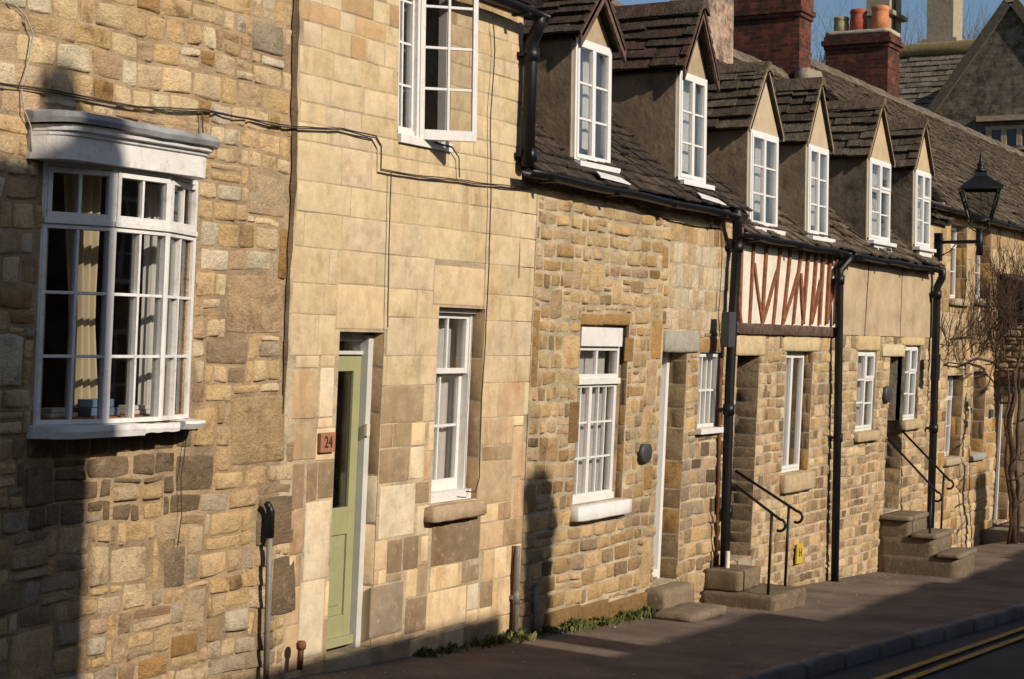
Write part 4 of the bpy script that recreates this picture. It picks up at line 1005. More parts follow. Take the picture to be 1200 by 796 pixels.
# plaster panel, studs and beam
q = MB(); q.box(U34, U45, -.0, .35, zb4, ZE4 + .1); ob('plaster_panel', q, M_PLASTER, h4)
zbt = at(920, 381).z; q = MB(); q.rough(U34 + .01, U45 - .005, -.05, .0, zb4 - .01, zbt, .006, .1, rnd=.02); ob('bressummer_beam', q, M_BEAM, h4)
studs = [((163, 85), (152, 400)), ((208, 90), (190, 400)), ((210, 160), (240, 400)), ((257, 90), (240, 400)), ((300, 185), (243, 390)), ((312, 95), (281, 400)),
         ((350, 100), (320, 400)), ((380, 200), (322, 390)), ((392, 95), (358, 398)), ((388, 200), (398, 398)), ((420, 110), (396, 398)), ((450, 112), (428, 400)),
         ((468, 225), (430, 395)), ((475, 115), (460, 400)), ((503, 120), (487, 398)), ((520, 220), (490, 390)), ((528, 130), (520, 398)), ((140, 290), (152, 400))]
for i, (A, B) in enumerate(studs):
    pa = at(820 + A[0] / 3.317, 260 + A[1] / 3.317); pb = at(820 + B[0] / 3.317, 260 + B[1] / 3.317)
    if A[1] < 140: pa = pa + (pa - pb) * .12
    q = MB(); n = 8; wd_ = rng.uniform(.026, .04) * (.8 if A[1] > 140 else 1); yy = -.014 - .0011 * i; vs = []
    for j in range(n + 1):
        p = pa.lerp(pb, j / n); off = .018 * nz2(p.x * 2, p.z, 2, i)
        for (dx, dy) in ((-wd_, .01), (-wd_ * .95, yy), (wd_ * .95, yy), (wd_, .01)): vs.append((p.x + dx + off, dy, p.z))
    q.add(vs, [(j * 4 + k_, j * 4 + k_ + 1, j * 4 + k_ + 5, j * 4 + k_ + 4) for j in range(n) for k_ in range(3)], (1, 1, 1)); ob('timber_stud', q, M_TIMBER, h4)
# window of house 4
def cas_window(house, r, yW, lay, sill, mat=M_PVC, sillcol=(.42, .33, .2), inset=.03, curt='full', sproj=.08):
    a, b, c, d = r; fb, gb = MB(), MB(); b2 = b - inset
    fb.box(a, a + .03, yW, yW + .06, c, d - .004); fb.box(b2 - .03, b2, yW, yW + .06, c, d - .004); fb.box(a, b2, yW + .002, yW + .06, c, c + .035); fb.box(a, b2, yW + .002, yW + .06, d - .036, d - .004)
    iw = (b2 - a - .06) / 2; H = d - c - .07
    for i in range(2):
        O = Vector((a + .03 + iw * i, yW - .012 + .004 * i, c + .035))
        if lay == 'plain': sash(fb, gb, O, EX, EY, iw, H, 1, 1, .035, .02, .045)
        elif lay == 'rows3': sash(fb, gb, O, EX, EY, iw, H, 1, 3, .03, .018, .045)
        elif lay == 'mixed':
            if i == 0: sash(fb, gb, O, EX, EY, iw, H, 1, [.33, .66], .03, .02, .045)
            else: sash(fb, gb, O, EX, EY, iw, H * .66, 1, 2, .03, .02, .045); sash(fb, gb, O + EZ * H * .66 - EY * .008, EX, EY, iw, H * .34, 1, 1, .035, .02, .045)
        elif lay == 'bars': sash(fb, gb, O, EX, EY, iw, H * .62, [.5], 2, .03, .018, .045); sash(fb, gb, O + EZ * H * .63 - EY * .008, EX, EY, iw, H * .37, [.5], 1, .03, .018, .045)
    wf = ob('window', fb, mat, house, bevel=.002); ob('glass_pane', gb, M_GLASS, wf); room(house, r, .36 + max(0, yW - .1), .8, .15)
    if b2 < b - .01: q = MB(); q.box(b2, b - .001, yW + .02, yW + .06, c, d); ob('window_surround', q, M_CHEEK, house)
    q = MB(); q.rough(a - .06, b + .06, -sproj, yW + .02, c - sill, c - .003, .004, .08, sillcol, rnd=.015); ob('sill', q, M_SILL, wf)
    if curt: drapes(house, r, yW + .14, curt)
    return wf
cas_window(h4, w4, .09, 'plain', .2, curt='full')
q = MB(); q.box(d4[0], d4[1], .5, .545, d4[2], d4[3]); q.box(d4[0] + .12, d4[1] - .12, .49, .5, d4[2] + .2, d4[2] + .9); q.box(d4[0] + .12, d4[1] - .12, .49, .5, d4[2] + 1.05, d4[3] - .15); ob('door', q, M_DARKDOOR, h4)
q = MB(); q.box(d4[0] - .03, d4[0], .35, .55, d4[2], d4[3]); q.box(d4[1] + .004, d4[1] + .05, .35, .55, d4[2], d4[3]); q.box(d4[0], d4[1], .35, .55, d4[3] - .0, d4[3] + .05); q.box(d4[0], d4[1], .35, .55, d4[2] - .05, d4[2]); ob('door_lining', q, M_CHEEKD, h4)

h5 = thing('rendered_cottage', 'cottage with tan rendered upper band and two mossy dormers, stepped doorway below', 'house', (21, 0, zg(21)))
zb5 = at(1035, 394).z
w5a = (at(1004, 455).x, at(1026, 455).x, at(1014, 505).z, at(1016, 411).z)
d5 = (at(1039, 510).x, at(1057, 510).x, -2.03, at(1046, 418).z)
w5b = (at(1059, 450).x, at(1077, 450).x, at(1067, 492).z, at(1069, 405).z)
q = MB(); backing(q, U45, U56, BOTTOM, zb5, [w5a, d5, w5b], .3); ob('wall', q, M_MOR3, h5)
s5 = MB(); EX5 = [rect(1004, 1031, 393, 411), rect(1033, 1058, 404, 418), rect(1058, 1083, 393, 405)]
courses(s5, U45, U56, BOTTOM, zb5, [w5a, d5, w5b] + EX5, (.085, .145), (.1, .28), p4c, prot=.009, rough=.011, rnd=.12, dw=.025, gap=.0055, split=.12)
reveal_stones(s5, d5[1], d5[2], d5[3], .45, pal([c_['tan'], c_['brown'], c_['yellow']], bright=.8), (.12, .2), .004)
ob('stonework', s5, M_RUB3, h5)
lintel(h5, 1004, 1031, 393, 411, (.50, .38, .2)); lintel(h5, 1033, 1058, 404, 418, (.55, .46, .29), prot=.03); lintel(h5, 1058, 1083, 393, 405, (.52, .4, .22))
q = MB(); q.box(U45, U56, -.02, .35, zb5, ZE4 + .1); rp = ob('render_panel', q, M_RENDER, h5)
for (x0, x1, w_) in ((1017, 1011, .012), (1056, 1053, .008)):
    A, B = at(x0, 300), at(x1, 394); q = MB(); q.prism([(A.x - w_, -.024, A.z), (A.x + w_, -.024, A.z), (B.x + w_, -.024, B.z), (B.x - w_, -.024, B.z)], (0, .006, 0)); ob('panel_joint', q, M_BEAM, rp)
cas_window(h5, w5a, .03, 'mixed', .12, inset=.0); cas_window(h5, w5b, .03, 'mixed', .12, inset=0.05)
q = MB(); q.box(d5[0], d5[1], .45, .495, d5[2], d5[3]); q.box(d5[0] + .12, d5[1] - .12, .44, .45, d5[2] + .2, d5[3] - .2); ob('door', q, M_DARKDOOR, h5)
q = MB(); q.box(d5[0] - .03, d5[0], .35, .5, d5[2], d5[3]); q.box(d5[1] + .004, d5[1] + .05, .35, .5, d5[2], d5[3]); q.box(d5[0], d5[1], .35, .5, d5[3], d5[3] + .05); q.box(d5[0], d5[1], .35, .5, d5[2] - .05, d5[2]); ob('door_lining', q, M_CHEEKD, h5)
ze4 = ZE4 + .02
colS = lambda: rng.choice([(0.15, 0.118, 0.08), (0.185, 0.145, 0.10), (0.12, 0.095, 0.068), (0.21, 0.17, 0.12), (0.165, 0.122, 0.08)])
URS = 27.2
big_roof(h4, U34 + .05, U45, ze4, 3.6, 4.42, Ye=Ye, course=.135, wr=(.12, .24), thick=.026, jit=2.0, col=colS)
big_roof(h5, U45, U56 + .05, ze4, 3.6, 4.42, Ye=Ye, course=.135, wr=(.12, .24), thick=.026, jit=2.0, col=colS)
R5 = (U56 + .05, URS, ze4, 3.6, 4.42)
TP = (4.42 - ze4) / (3.6 - Ye)
M_GAB = simple('cream_gable_render', (0.42, 0.34, 0.23), .9, .1, var=.08, bump=.25, bs=30)
M_GABO = simple('orange_tan_gable_render', (0.43, 0.33, 0.205), .9, .1, var=.08, bump=.25, bs=30)
dmc = lambda: rng.choice([(0.13, 0.098, 0.066), (0.155, 0.118, 0.08), (0.11, 0.083, 0.058), (0.175, 0.138, 0.096)])
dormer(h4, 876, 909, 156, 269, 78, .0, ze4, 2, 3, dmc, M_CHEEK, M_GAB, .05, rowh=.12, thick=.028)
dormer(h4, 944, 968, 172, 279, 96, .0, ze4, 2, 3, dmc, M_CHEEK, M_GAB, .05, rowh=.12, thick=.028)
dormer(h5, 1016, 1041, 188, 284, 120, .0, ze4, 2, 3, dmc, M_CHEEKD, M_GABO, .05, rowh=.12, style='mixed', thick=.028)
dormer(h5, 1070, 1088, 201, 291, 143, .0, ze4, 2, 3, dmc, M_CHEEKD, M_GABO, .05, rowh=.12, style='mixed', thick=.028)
gutter(h4, at(868, 272, -.16), at(993, 296, -.16)); gutter(h5, at(997, 297, -.16), at(1101, 315, -.16))
q = MB(); q.box(U34, U56, -.06, .0, ZE4 - .0, ZE4 + .1); ob('eaves_board', q, M_BEAM, h5)
# downpipes
def P(x, y, o=-.1): return at(x, y, o)
pipe(h3, [P(863, 246, -.16), P(864, 262, -.14), P(864, 285), P(859, 370), P(855, 450), P(851, 590), P(848, 716)], .047, M_BLACK, collars=[P(864, 290), P(854, 480), P(852, 600)])
pipe(h3, [P(845, 420, -.03), P(842, 560, -.03), P(838, 705, -.03)], .018, M_RUST, 'service_pipe')
q = MB(); A, B = P(859, 366, -.2), P(857, 407, -.2); q.box(A.x - .09, A.x + .07, -.21, -.12, B.z, A.z); ob('junction_box', q, M_DKGREY, h3, bevel=.008)
pipe(h4, [P(996, 300, -.16), P(994, 306, -.15), P(984, 317, -.1), P(984, 330, -.1), P(982, 480, -.1), P(978, 686, -.1)], .045, M_BLACK, collars=[P(984, 328), P(982, 513)])
pipe(h5, [P(1104, 315, -.16), P(1104, 325, -.15), P(1098, 337, -.09), P(1098, 345, -.09), P(1094, 500, -.09), P(1088, 682, -.09)], .05, M_BLACK, collars=[P(1098, 345), P(1094, 502)])
pipe(h3, [P(853, 646, -.16), P(850, 716, -.16)], .022, M_CREAM, 'drain_pipe', collars=[])
q = MB(); A, B = P(1098, 415, -.2), P(1098, 446, -.2); q.box(A.x - .09, A.x + .08, -.23, -.15, B.z, A.z); ob('junction_box', q, M_BLACK, h5, bevel=.008)
pipe(h2, [P(607, 640, -.05), P(606, 655, -.05), P(603, 762, -.05)], .022, M_GREY, 'waste_pipe', collars=[P(605, 700, -.05)])
pipe(h2, [P(602, 640, -.02), P(600, 758, -.02)], .012, M_RUST, 'service_pipe')
pipe(h3, [P(628, 688, -.05), P(628, 756, -.05)], .025, M_GREY, 'waste_pipe')
# freestanding-looking pole and stub by the first house
q = MB(); q.tube([P(316, 628, -.07), P(314, 700, -.07), P(311, 830, -.07)], .019, 10); tagp = ob('vent_pole', q, M_GREY); tag(tagp, 'thin grey metal pole with black top standing against the rubble wall', 'pole')
q = MB(); q.tube([P(316, 630, -.07), P(317, 600, -.07), P(315, 592, -.07)], [.027, .027, .02], 10); q.tube([P(317, 600, -.07), P(313, 590, -.07)], .02, 8); ob('pole_cap', q, M_BLACK, tagp)
q = MB(); q.tube([P(353, 757, -.12), P(351, 785, -.12)], .02, 10); q.lathe(P(353, 757, -.12), [(.03, -.02), (.033, .01), (.024, .03)], 10); tag(ob('iron_stub', q, M_RUST), 'short rusty iron stub left of the green door', 'pipe')
# yellow hydrant plate
r_ = rect(929, 936, 637, 660); q = MB(); q.box(r_[0], r_[1], -.05, -.03, r_[2], r_[3]); hs = ob('hydrant_sign', q, M_YEL, None, bevel=.004); tag(hs, 'small yellow hydrant plate low on the wall behind the handrails', 'sign')
tx = text('marking', 'H', M_INK, Vector(((r_[0] + r_[1]) / 2, -.0525, (r_[2] + r_[3]) / 2 + .01)), .13, hs)

# steps with handrails
def rail(pts_top, post_foot, label, r=.014):
    q = MB(); q.tube(pts_top, r, 8); o = ob('handrail', q, M_BLACK); tag(o, label, 'handrail', 'black iron handrails')
    q = MB(); q.tube([post_foot[0], post_foot[1]], r * 1.05, 8); ob('post', q, M_BLACK, o); return o
def curl(p, r, n=8, d=-1):     # scroll end turning down
    return [p + Vector((0, -r * math.sin(a), -r * (1 - math.cos(a)))) for a in [math.pi * 1.15 * i / n for i in range(1, n + 1)]]
def railset(wallp, postt, u, foot, label):
    """wallp/postt heights at Y positions for a rail in the plane x=u"""
    A = Vector((u, wallp[0], wallp[1])); B = Vector((u, postt[0], postt[1])); C = B + (B - A).normalized() * .1
    return rail([A, B, C] + curl(C, .055), (Vector((u, postt[0], postt[1])), Vector((u, postt[0], foot))), label)
def onplane(px, py, u):       # where the pixel ray meets plane x=u (leaning wall handled)
    d = Fd * F_PX + IX * (px - 600) + IY * (398 - py); t = u / d.x; z = d.z * t; return (d.y * t - DIST - batter(z), z)
def zstep(px, py, z):
    d = Fd * F_PX + IX * (px - 600) + IY * (398 - py); t = z / d.z; return Vector((d.x * t, d.y * t - DIST - batter(z), z))
f1, f2 = zstep(900, 697, -2.32), zstep(920, 687, -2.32); print('posts', f1, f2)
for f_, t_, w_, lb in ((f1, (900, 598), (862, 569), 'black iron handrail nearest the viewer on the timbered cottage steps'), (f2, (920, 590), (862, 552), 'black iron handrail on the far side of the timbered cottage steps')):
    tp = onplane(*t_, f_.x); wp_ = onplane(*w_, f_.x)
    if wp_[0] > .02: k_ = (0.0 - tp[0]) / (wp_[0] - tp[0]); wp_ = (0.0, tp[1] + (wp_[1] - tp[1]) * k_)
    railset(wp_, (f_.y, tp[1] + (wp_[1] - tp[1]) * (f_.y - tp[0]) / (wp_[0] - tp[0] + 1e-6)), f_.x, f_.z, lb)
sx0, sx1 = 15.5, 16.36
q = MB(); zt = -2.32
q.rough(sx0, sx1, f1.y - .12, -.002, zt - .35, zt, .008, .05, (.17, .13, .085), rnd=.016); q.rough(sx0 + .05, sx1 - .25, -.38, -.004, zt + .002, zt + .2, .008, .05, (.19, .145, .095), rnd=.016); q.rough(d4[0] + .02, d4[1] - .01, -.03, .4, d4[2] - .2, d4[2] - .004, .004, .08, (.32, .26, .18))
tag(ob('stone_steps', q, M_SILL), 'stone steps with a pair of black handrails in front of the timbered cottage', 'steps', 'stone steps up to doors')
# second set
zt5 = at(1045, 611, 0).z
zt5 = -2.04
b1 = zstep(1088, 668, zg(21.3) + .16); b2 = zstep(1105, 655, zg(21.3) + .16); print('posts5', b1, b2, d5, zt5)
ux0, ux1 = u_at(1030, 0, -2.3), d5[1] + .02
q = MB(); gz = zg(21.3)
top5 = zt5; n5 = 4; dep = [(-.38, top5), (-.7, top5 - .2), (-1.0, top5 - .42)]
dy = 0.0
for (ye, zz) in dep:
    q.rough(ux0 + .005 * n5, ux1 - .005 * n5, ye, -.003, gz - .2, zz - .06, .004, .1, (.16, .125, .085), rnd=.012); q.rough(ux0 - .012, ux1 + .01, ye - .018, (-.003 if dy == 0 else dy - .03), zz - .058, zz, .003, .08, (.2, .16, .11), rnd=.01); dy = ye; n5 -= 1
tag(ob('stone_steps', q, M_SILL), 'three tall stone steps with handrails before the rendered cottage doorway', 'steps', 'stone steps up to doors')
for u_, A, B, lb in ((ux0 + .1, (1040, 514), (1092, 570), 'slender curved handrail nearest the viewer on the rendered cottage steps'), (ux1 - .05, (1058, 506), (1106, 556), 'slender curved handrail on the far side of the rendered cottage steps')):
    wa, tb = onplane(*A, u_), onplane(*B, u_)
    if wa[0] > 0: k_ = (0.0 - tb[0]) / (wa[0] - tb[0]); wa = (-.01, tb[1] + (wa[1] - tb[1]) * k_)
    railset(wa, tb, u_, gz + (.0 if tb[0] < -1.08 else .1), lb)
# =================================================================== HOUSE 6 (set back) and porch
YS = 1.0
h6 = thing('far_ashlar_house', 'honey coloured ashlar house with bare climber, beyond the street lamp', 'house', (26, YS, zg(26)))
ZE6 = at(1150, 255, YS - .1).z
up1 = (at(1114, 300, YS).x, at(1133, 300, YS).x, at(1122, 350, YS).z, at(1122, 262, YS).z)
up2 = (at(1143, 300, YS).x, at(1161, 300, YS).x, at(1150, 350, YS).z, at(1150, 266, YS).z)
lo1 = (at(1108, 490, YS).x, at(1127, 490, YS).x, at(1117, 536, YS).z, at(1117, 440, YS).z)
lo2 = (at(1139, 480, YS).x, at(1154, 480, YS).x, at(1145, 531, YS).z, at(1147, 435, YS).z)
do6 = (at(1168, 530, YS).x, at(1184, 530, YS).x, at(1172, 612, YS).z, at(1174, 455, YS).z)
print('h6', ZE6, up1, up2, lo1, lo2, do6)
U6e = do6[1] + 3.5; hs6 = [up1, up2, lo1, lo2, do6]
q = MB(); backing(q, U56 - .1, U6e, BOTTOM, ZE6 + .05, hs6, .3, y=YS); ob('wall', q, M_MOR3, h6)
s6 = MB(); p6 = pal([c_['cream'], (0.5, .36, .2), (0.47, .33, .17), c_['yellow']], bright=.95); p6l = pal([c_['yellow'], c_['tan'], c_['brown'], c_['orange'], c_['cream']], .3, 1, 3, .1, .5)
zs6 = lo1[3] + .3
courses(s6, U56 - .1, U6e, zs6, ZE6 + .04, hs6, (.2, .3), (.25, .6), p6, y=YS, prot=.005, rough=.004, rnd=.03, dw=.01, gap=.004, split=0)
courses(s6, U56 - .1, U6e, BOTTOM, zs6, hs6, (.15, .26), (.15, .45), p6l, y=YS, prot=.014, rough=.01, rnd=.2, dw=.02, gap=.006)
for h_ in hs6: reveal_stones(s6, h_[1], h_[2], h_[3], .2 if h_ is not do6 else .3, pj3, (.2, .35), y=YS)
ob('stonework', s6, M_RUB3, h6)
def win6(r, lay, dep=.18, sil=(.4, .33, .22)):
    r2 = r; a, b, c, d = r; fb, gb = MB(), MB(); yW = YS + dep
    fb.box(a, a + .03, yW, yW + .06, c, d); fb.box(b - .03, b - .001, yW, yW + .06, c, d); fb.box(a, b, yW + .001, yW + .06, c, c + .04); fb.box(a, b, yW + .001, yW + .06, d - .04, d)
    iw = (b - a - .06) / 2
    for i in range(2): sash(fb, gb, Vector((a + .03 + iw * i, yW - .01, c + .04)), EX, EY, iw, (d - c) * .68, [.5] if lay else 1, 2, .03, .018, .04); sash(fb, gb, Vector((a + .03 + iw * i, yW - .018, c + .04 + (d - c) * .68)), EX, EY, iw, (d - c) * .32 - .08, [.5] if lay else 1, 1, .035, .018, .04)
    wf = ob('window', fb, M_PVC, h6, bevel=.002); ob('glass_pane', gb, M_GLASS, wf); 
    a2 = MB(); a2.box(a - .1, b + .1, YS + .9, YS + .95, c - .1, d + .1); ob('interior', a2, M_ROOM, h6)
    q = MB(); q.rough(a - .05, b + .05, YS - .08, YS + dep, c - .12, c - .003, .004, .1, sil); ob('sill', q, M_SILL, wf)
    ob('curtain', curtain_mb(a, b, YS + dep + .12, c, d, 6), M_CURT, h6)
win6(up1, 0); win6(up2, 0); win6(lo1, 1); win6(lo2, 0, .25, (.33, .31, .28))
a, b, c, d = do6; q = MB(); q.box(a, a + .06, YS + .18, YS + .3, c, d); q.box(b - .06, b - .001, YS + .18, YS + .3, c, d); q.box(a, b, YS + .18, YS + .3, d - .06, d); ob('door_frame', q, M_PVC, h6)
q = MB(); q.box(a + .06, b - .06, YS + .22, YS + .26, c, d - .06); q.box(a + .16, b - .16, YS + .212, YS + .22, c + .2, c + .9); ob('door', q, M_DARKDOOR, h6)
big_roof(h6, URS, 46, ZE6 + .0, 3.6, 4.8, Ye=YS - .15, course=.135, wr=(.12, .24), thick=.026, jit=2.0, col=colS)
big_roof(h6, *R5, Ye=Ye, course=.135, wr=(.12, .24), thick=.026, jit=2.0, col=colS, y_start=YS - .13)
q = MB()
for xx in (U56, URS): q.box(xx - .1, xx, YS, 3.6, 1.0, ZE6 + .1)
ob('roof_upstand', q, M_MOR3, h6)
gutter(h6, (U56 + .1, YS - .22, ZE6 - .02), (34, YS - .22, ZE6 - .02)); q = MB(); q.box(U56, 34, YS - .1, YS, ZE6 - .05, ZE6 + .05); ob('eaves_board', q, M_BEAM, h6)
# roof piece of h5 over house 6 front starts behind its wall: fill strip under it
q = MB(); p_ = at(1160, 484, YS); q.box(p_.x - .1, p_.x + .1, YS - .04, YS - .0, p_.z - .08, p_.z + .06); tag(ob('house_plaque', q, M_DKGREY, bevel=.005), 'tiny dark square plaque left of the porch lantern', 'sign')
# porch projecting from house 6
po = thing('stone_porch', 'dark rubble stone porch projecting at the right edge behind the bare climber', 'porch', (do6[1] + .5, .3, zg(30)))
Up = at(1166, 400, YS).x + .02
zpt = at(1185, 377, .4).z; zpb = at(1185, 437, .4).z
s = MB(); z = zpb
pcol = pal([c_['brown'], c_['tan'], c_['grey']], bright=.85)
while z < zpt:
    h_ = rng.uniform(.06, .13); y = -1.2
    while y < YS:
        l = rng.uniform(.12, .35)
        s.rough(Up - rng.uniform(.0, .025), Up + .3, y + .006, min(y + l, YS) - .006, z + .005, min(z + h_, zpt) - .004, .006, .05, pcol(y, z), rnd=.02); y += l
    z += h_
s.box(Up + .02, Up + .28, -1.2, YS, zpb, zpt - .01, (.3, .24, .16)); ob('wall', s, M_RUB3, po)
q = MB(); q.rough(Up - .05, Up + .33, -1.25, YS, zpb - .16, zpb - .002, .008, .1, rnd=.02); ob('beam', q, M_BEAM, po)
q = MB(); q.box(Up + .0, Up + .3, -1.2, -.9, zg(30) - .2, zpb - .16); q.box(Up + 1.6, Up + 1.9, -1.2, YS, zg(30) - .2, zpt); ob('pier', q, M_MOR3, po)
rb = MB(); slates(rb, Vector((Up - .1, -1.35, zpt)), EX, Vector((0, .94, .34)), Vector((0, -.34, .94)), 2.1, 2.6, .2, (.16, .3), colS); ob('roof', rb, M_SLATE, po)
q = MB(); zz = do6[2]; zg_ = zg(30)
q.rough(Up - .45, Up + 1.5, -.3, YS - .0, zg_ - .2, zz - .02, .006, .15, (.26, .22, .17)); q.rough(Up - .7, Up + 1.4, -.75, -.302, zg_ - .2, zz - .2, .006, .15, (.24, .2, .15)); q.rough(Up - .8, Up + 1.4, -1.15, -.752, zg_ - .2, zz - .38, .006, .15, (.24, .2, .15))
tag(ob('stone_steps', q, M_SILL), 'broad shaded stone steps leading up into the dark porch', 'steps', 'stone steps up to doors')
# porch lantern
pl0 = at(1181, 462, .3); q = MB()
for sx in (-1, 1):
    for sy in (-1, 1): q.tube([pl0 + Vector((.09 * sx, .09 * sy, -.14)), pl0 + Vector((.11 * sx, .11 * sy, .14))], .01, 6)
q.box(pl0.x - .12, pl0.x + .12, pl0.y - .12, pl0.y + .12, pl0.z + .13, pl0.z + .16); q.box(pl0.x - .1, pl0.x + .1, pl0.y - .1, pl0.y + .1, pl0.z - .16, pl0.z - .135); q.tube([pl0 + EZ * .16, pl0 + EZ * .36], .012, 6)
lt = ob('porch_lantern', q, M_BLACK); tag(lt, 'small square glass lantern hanging in the porch above the white door frame', 'lantern')
q = MB(); q.box(pl0.x - .085, pl0.x + .085, pl0.y - .085, pl0.y + .085, pl0.z - .13, pl0.z + .13); ob('glass', q, M_LGLASS, lt)

# =================================================================== CHIMNEYS
def chimney(house, x0, x1, y0, y1, z0, z1, mat, bands=(), name='chimney', cap=None):
    q = MB(); q.box(x0, x1, y0, y1, z0, z1)
    for (a, b, e) in bands: q.box(x0 - e, x1 + e, y0 - e, y1 + e, a, b)
    return ob(name, q, mat, house, xf=flat)
def yray(px, u):
    d = Fd * F_PX + IX * (px - 600) + IY * 0; t = u / d.x; return d.y * t - DIST
def zat(px, py, u):
    d = Fd * F_PX + IX * (px - 600) + IY * (398 - py); t = u / d.x; return d.z * t
# C1 pale brick stack
u = 22.6; yf = yray(818, u); print('c1', yf)
ch = chimney(h5, u, u + 1.15, yf, yf + .5, 3.4, 6.0, M_PBRICK, [(5.6, 5.8, .05)])
# C2 dark red stack
u = 26.9; yf = yray(932, u); yb = yray(848, u); zb_ = zat(932, 14, u)
ch = chimney(h5, u, u + .55, yf, yb, 3.2, 6.3, M_BRICK, [(zb_ - .07, zb_, .03), (zb_, zb_ + .08, .06), (zb_ + .08, 6.2, .03)])
q = MB(); q.rough(u - .12, u + .62, yf - .22, yf + .05, zat(940, 98, u) - .3, zat(940, 80, u), .02, .08, (.26, .22, .16), rnd=.08); ob('flaunching', q, M_SILL, ch, xf=flat)
# C3 red stack with pots
u = 32.4; yf = yray(1036, u); yb = yray(963, u); zt = zat(1000, 37, u); zc = zat(1000, 52, u)
ch = chimney(h6, u, u + .75, yf, yb, 3.8, zt - .06, M_BRICK, [(zc - .08, zc, .03), (zc, zc + .09, .07), (zc + .09, zt - .07, .03)])
q = MB(); q.rough(u - .02, u + .77, yf - .02, yb + .02, zt - .06, zt + .03, .01, .1, (.42, .36, .27)); ob('flaunching', q, M_SILL, ch, xf=flat)
for (pxa, pxb, yt, mt, lb) in ((972, 990, 21, M_BUFFPOT, 'short buff chimney pot'), (991, 1011, 12, M_TERRAR, 'red clay chimney pot with rolled rim'), (1016, 1037, 8, M_TERRA, 'large orange chimney pot')):
    yc = (yray(pxa, u + .35) + yray(pxb, u + .35)) / 2; rr = (yray(pxa, u + .35) - yray(pxb, u + .35)) / 2; zz = zat((pxa + pxb) / 2, yt, u + .35); zb0 = zt + .0; H = zz - zb0
    q = MB(); q.lathe((u + .35, yc, zb0), [(rr * 1.0, 0), (rr * .97, H * .55), (rr * .9, H * .75), (rr * .9, H * .8), (rr * .98, H * .84), (rr * .98, H * .95), (rr * .85, H), (rr * .7, H), (rr * .7, H * .7)], 18)
    o = ob('chimney_pot', q, mt, ch, xf=flat); o['label'] = lb

# =================================================================== HOUSE 7 (far gable)
h7 = thing('gabled_stone_house', 'tall grey stone gabled house rising beyond the roofs at the right', 'house', (47, 5, zg(47)), xf=flat)
u = 47.0; yap = yray(1180, u); zap = zat(1180, 8, u); yl = yray(1106, u); zl = zat(1106, 114, u)
slope = (zap - zl) / (yl - yap); print('h7', yap, zap, yl, zl, slope)
hwid = 3.3; zeav = zap - slope * hwid
q = MB(); q.prism([(u, yap - hwid, -3.3), (u, yap + hwid, -3.3), (u, yap + hwid, zeav), (u, yap, zap), (u, yap - hwid, zeav)], (6, 0, 0)); 
q.box(u + 3, u + 9, yap + hwid - .2, yap + 12, -3.3, zeav); ob('wall', q, mat_brick('grey_weathered_stone', (0.21, 0.175, 0.125), (0.15, 0.125, 0.09), (0.17, 0.145, 0.11), 1.6), h7, xf=flat)
q = MB()
for sg in (-1, 1):
    nrm = Vector((0, sg * slope, 1)).normalized()
    A = Vector((u - .12, yap, zap)); B = Vector((u - .12, yap + sg * (hwid + .2), zap - slope * (hwid + .2)))
    q.prism([A, B, B + nrm * .22, A + nrm * .22 + EZ * .05], (.3, 0, 0), (.11, .095, .07))
q.box(u - .1, u + .2, yap - .15, yap + .15, zap + .1, zap + .5); q.box(u - .16, u + .26, yap - .21, yap + .21, zap + .35, zap + .42)
ob('coping', q, M_SILL, h7, xf=flat)
rb = MB()
for sg in (-1, 1):
    up = Vector((0, -sg, slope)).normalized(); O = Vector((u + .1, yap + sg * (hwid + .1), zap - slope * (hwid + .1))); nn = Vector((0, sg * slope, 1)).normalized(); L = math.hypot(hwid + .1, slope * (hwid + .1))
    slates(rb, O, EX, up, nn, 6, L, .25, (.25, .45), colS)
# main roof facing the camera, ridge along y
uR = 52.0; zR = zat(1095, 60, uR); y0_ = yray(1142, uR) - 3; y1_ = yray(1005, uR); Lr = 6.0; up = Vector((.62, 0, .78)).normalized(); nn = Vector((-.78, 0, .62)).normalized()
O = Vector((uR, y0_, zR)) - up * Lr
slates(rb, O, EY, up, nn, y1_ - y0_, Lr, .24, (.3, .5), lambda: sc((0.2, 0.165, 0.12), .85, 1.4), .05)
rb.prism([O - nn * .05, O + EY * (y1_ - y0_) - nn * .05, O + EY * (y1_ - y0_) + up * Lr - nn * .05, O + up * Lr - nn * .05], -nn * .1, (.06, .05, .04))
ob('roof', rb, M_SLATE, h7, xf=flat)
q = MB(); q.rough(uR - .25, uR + .25, y0_, y1_, zR - .15, zR + .22, .04, .5, (.27, .21, .1), rnd=.08); ob('ridge_cap', q, M_SILL, h7, xf=flat)
# stone chimneys on it
for (pxa, pxb, pxc, yt, ybm, lb) in ((1010, 1037, 1051, -40, 60, 'near'), (1081, 1112, 1123, -40, 56, 'far')):
    yf = yray(pxb, uR); yb = yray(pxa, uR); z0_, z1_ = zR - .4, zat(pxb, yt, uR)
    wd_ = .9
    for _ in range(20):
        X = Vector((uR + wd_, yf, 0)); p = X - Vector((0, -DIST, 0)); pxx = 600 + F_PX * p.dot(RT) / p.dot(FW)
        wd_ += (pxc - pxx) * .03
    chimney(h7, uR, uR + wd_, yf, yb, z0_, z1_, mat_stone('chimney_ashlar' + lb, .3, .4, .4, base=(.33, .285, .21)), [(zR + .2, zR + .35, .14)] if lb == 'far' else [(zat(1037, 18, uR), zat(1037, 13, uR), .16)])
q = MB(); p0 = zat(1037, 40, uR - .1); q.tube([(uR + .4, yray(1037, uR) - .05, zR - .3), (uR + .4, yray(1037, uR) - .05, zR + 3.5)], .03, 8); ob('flue_pipe', q, M_RUST, h7, xf=flat)
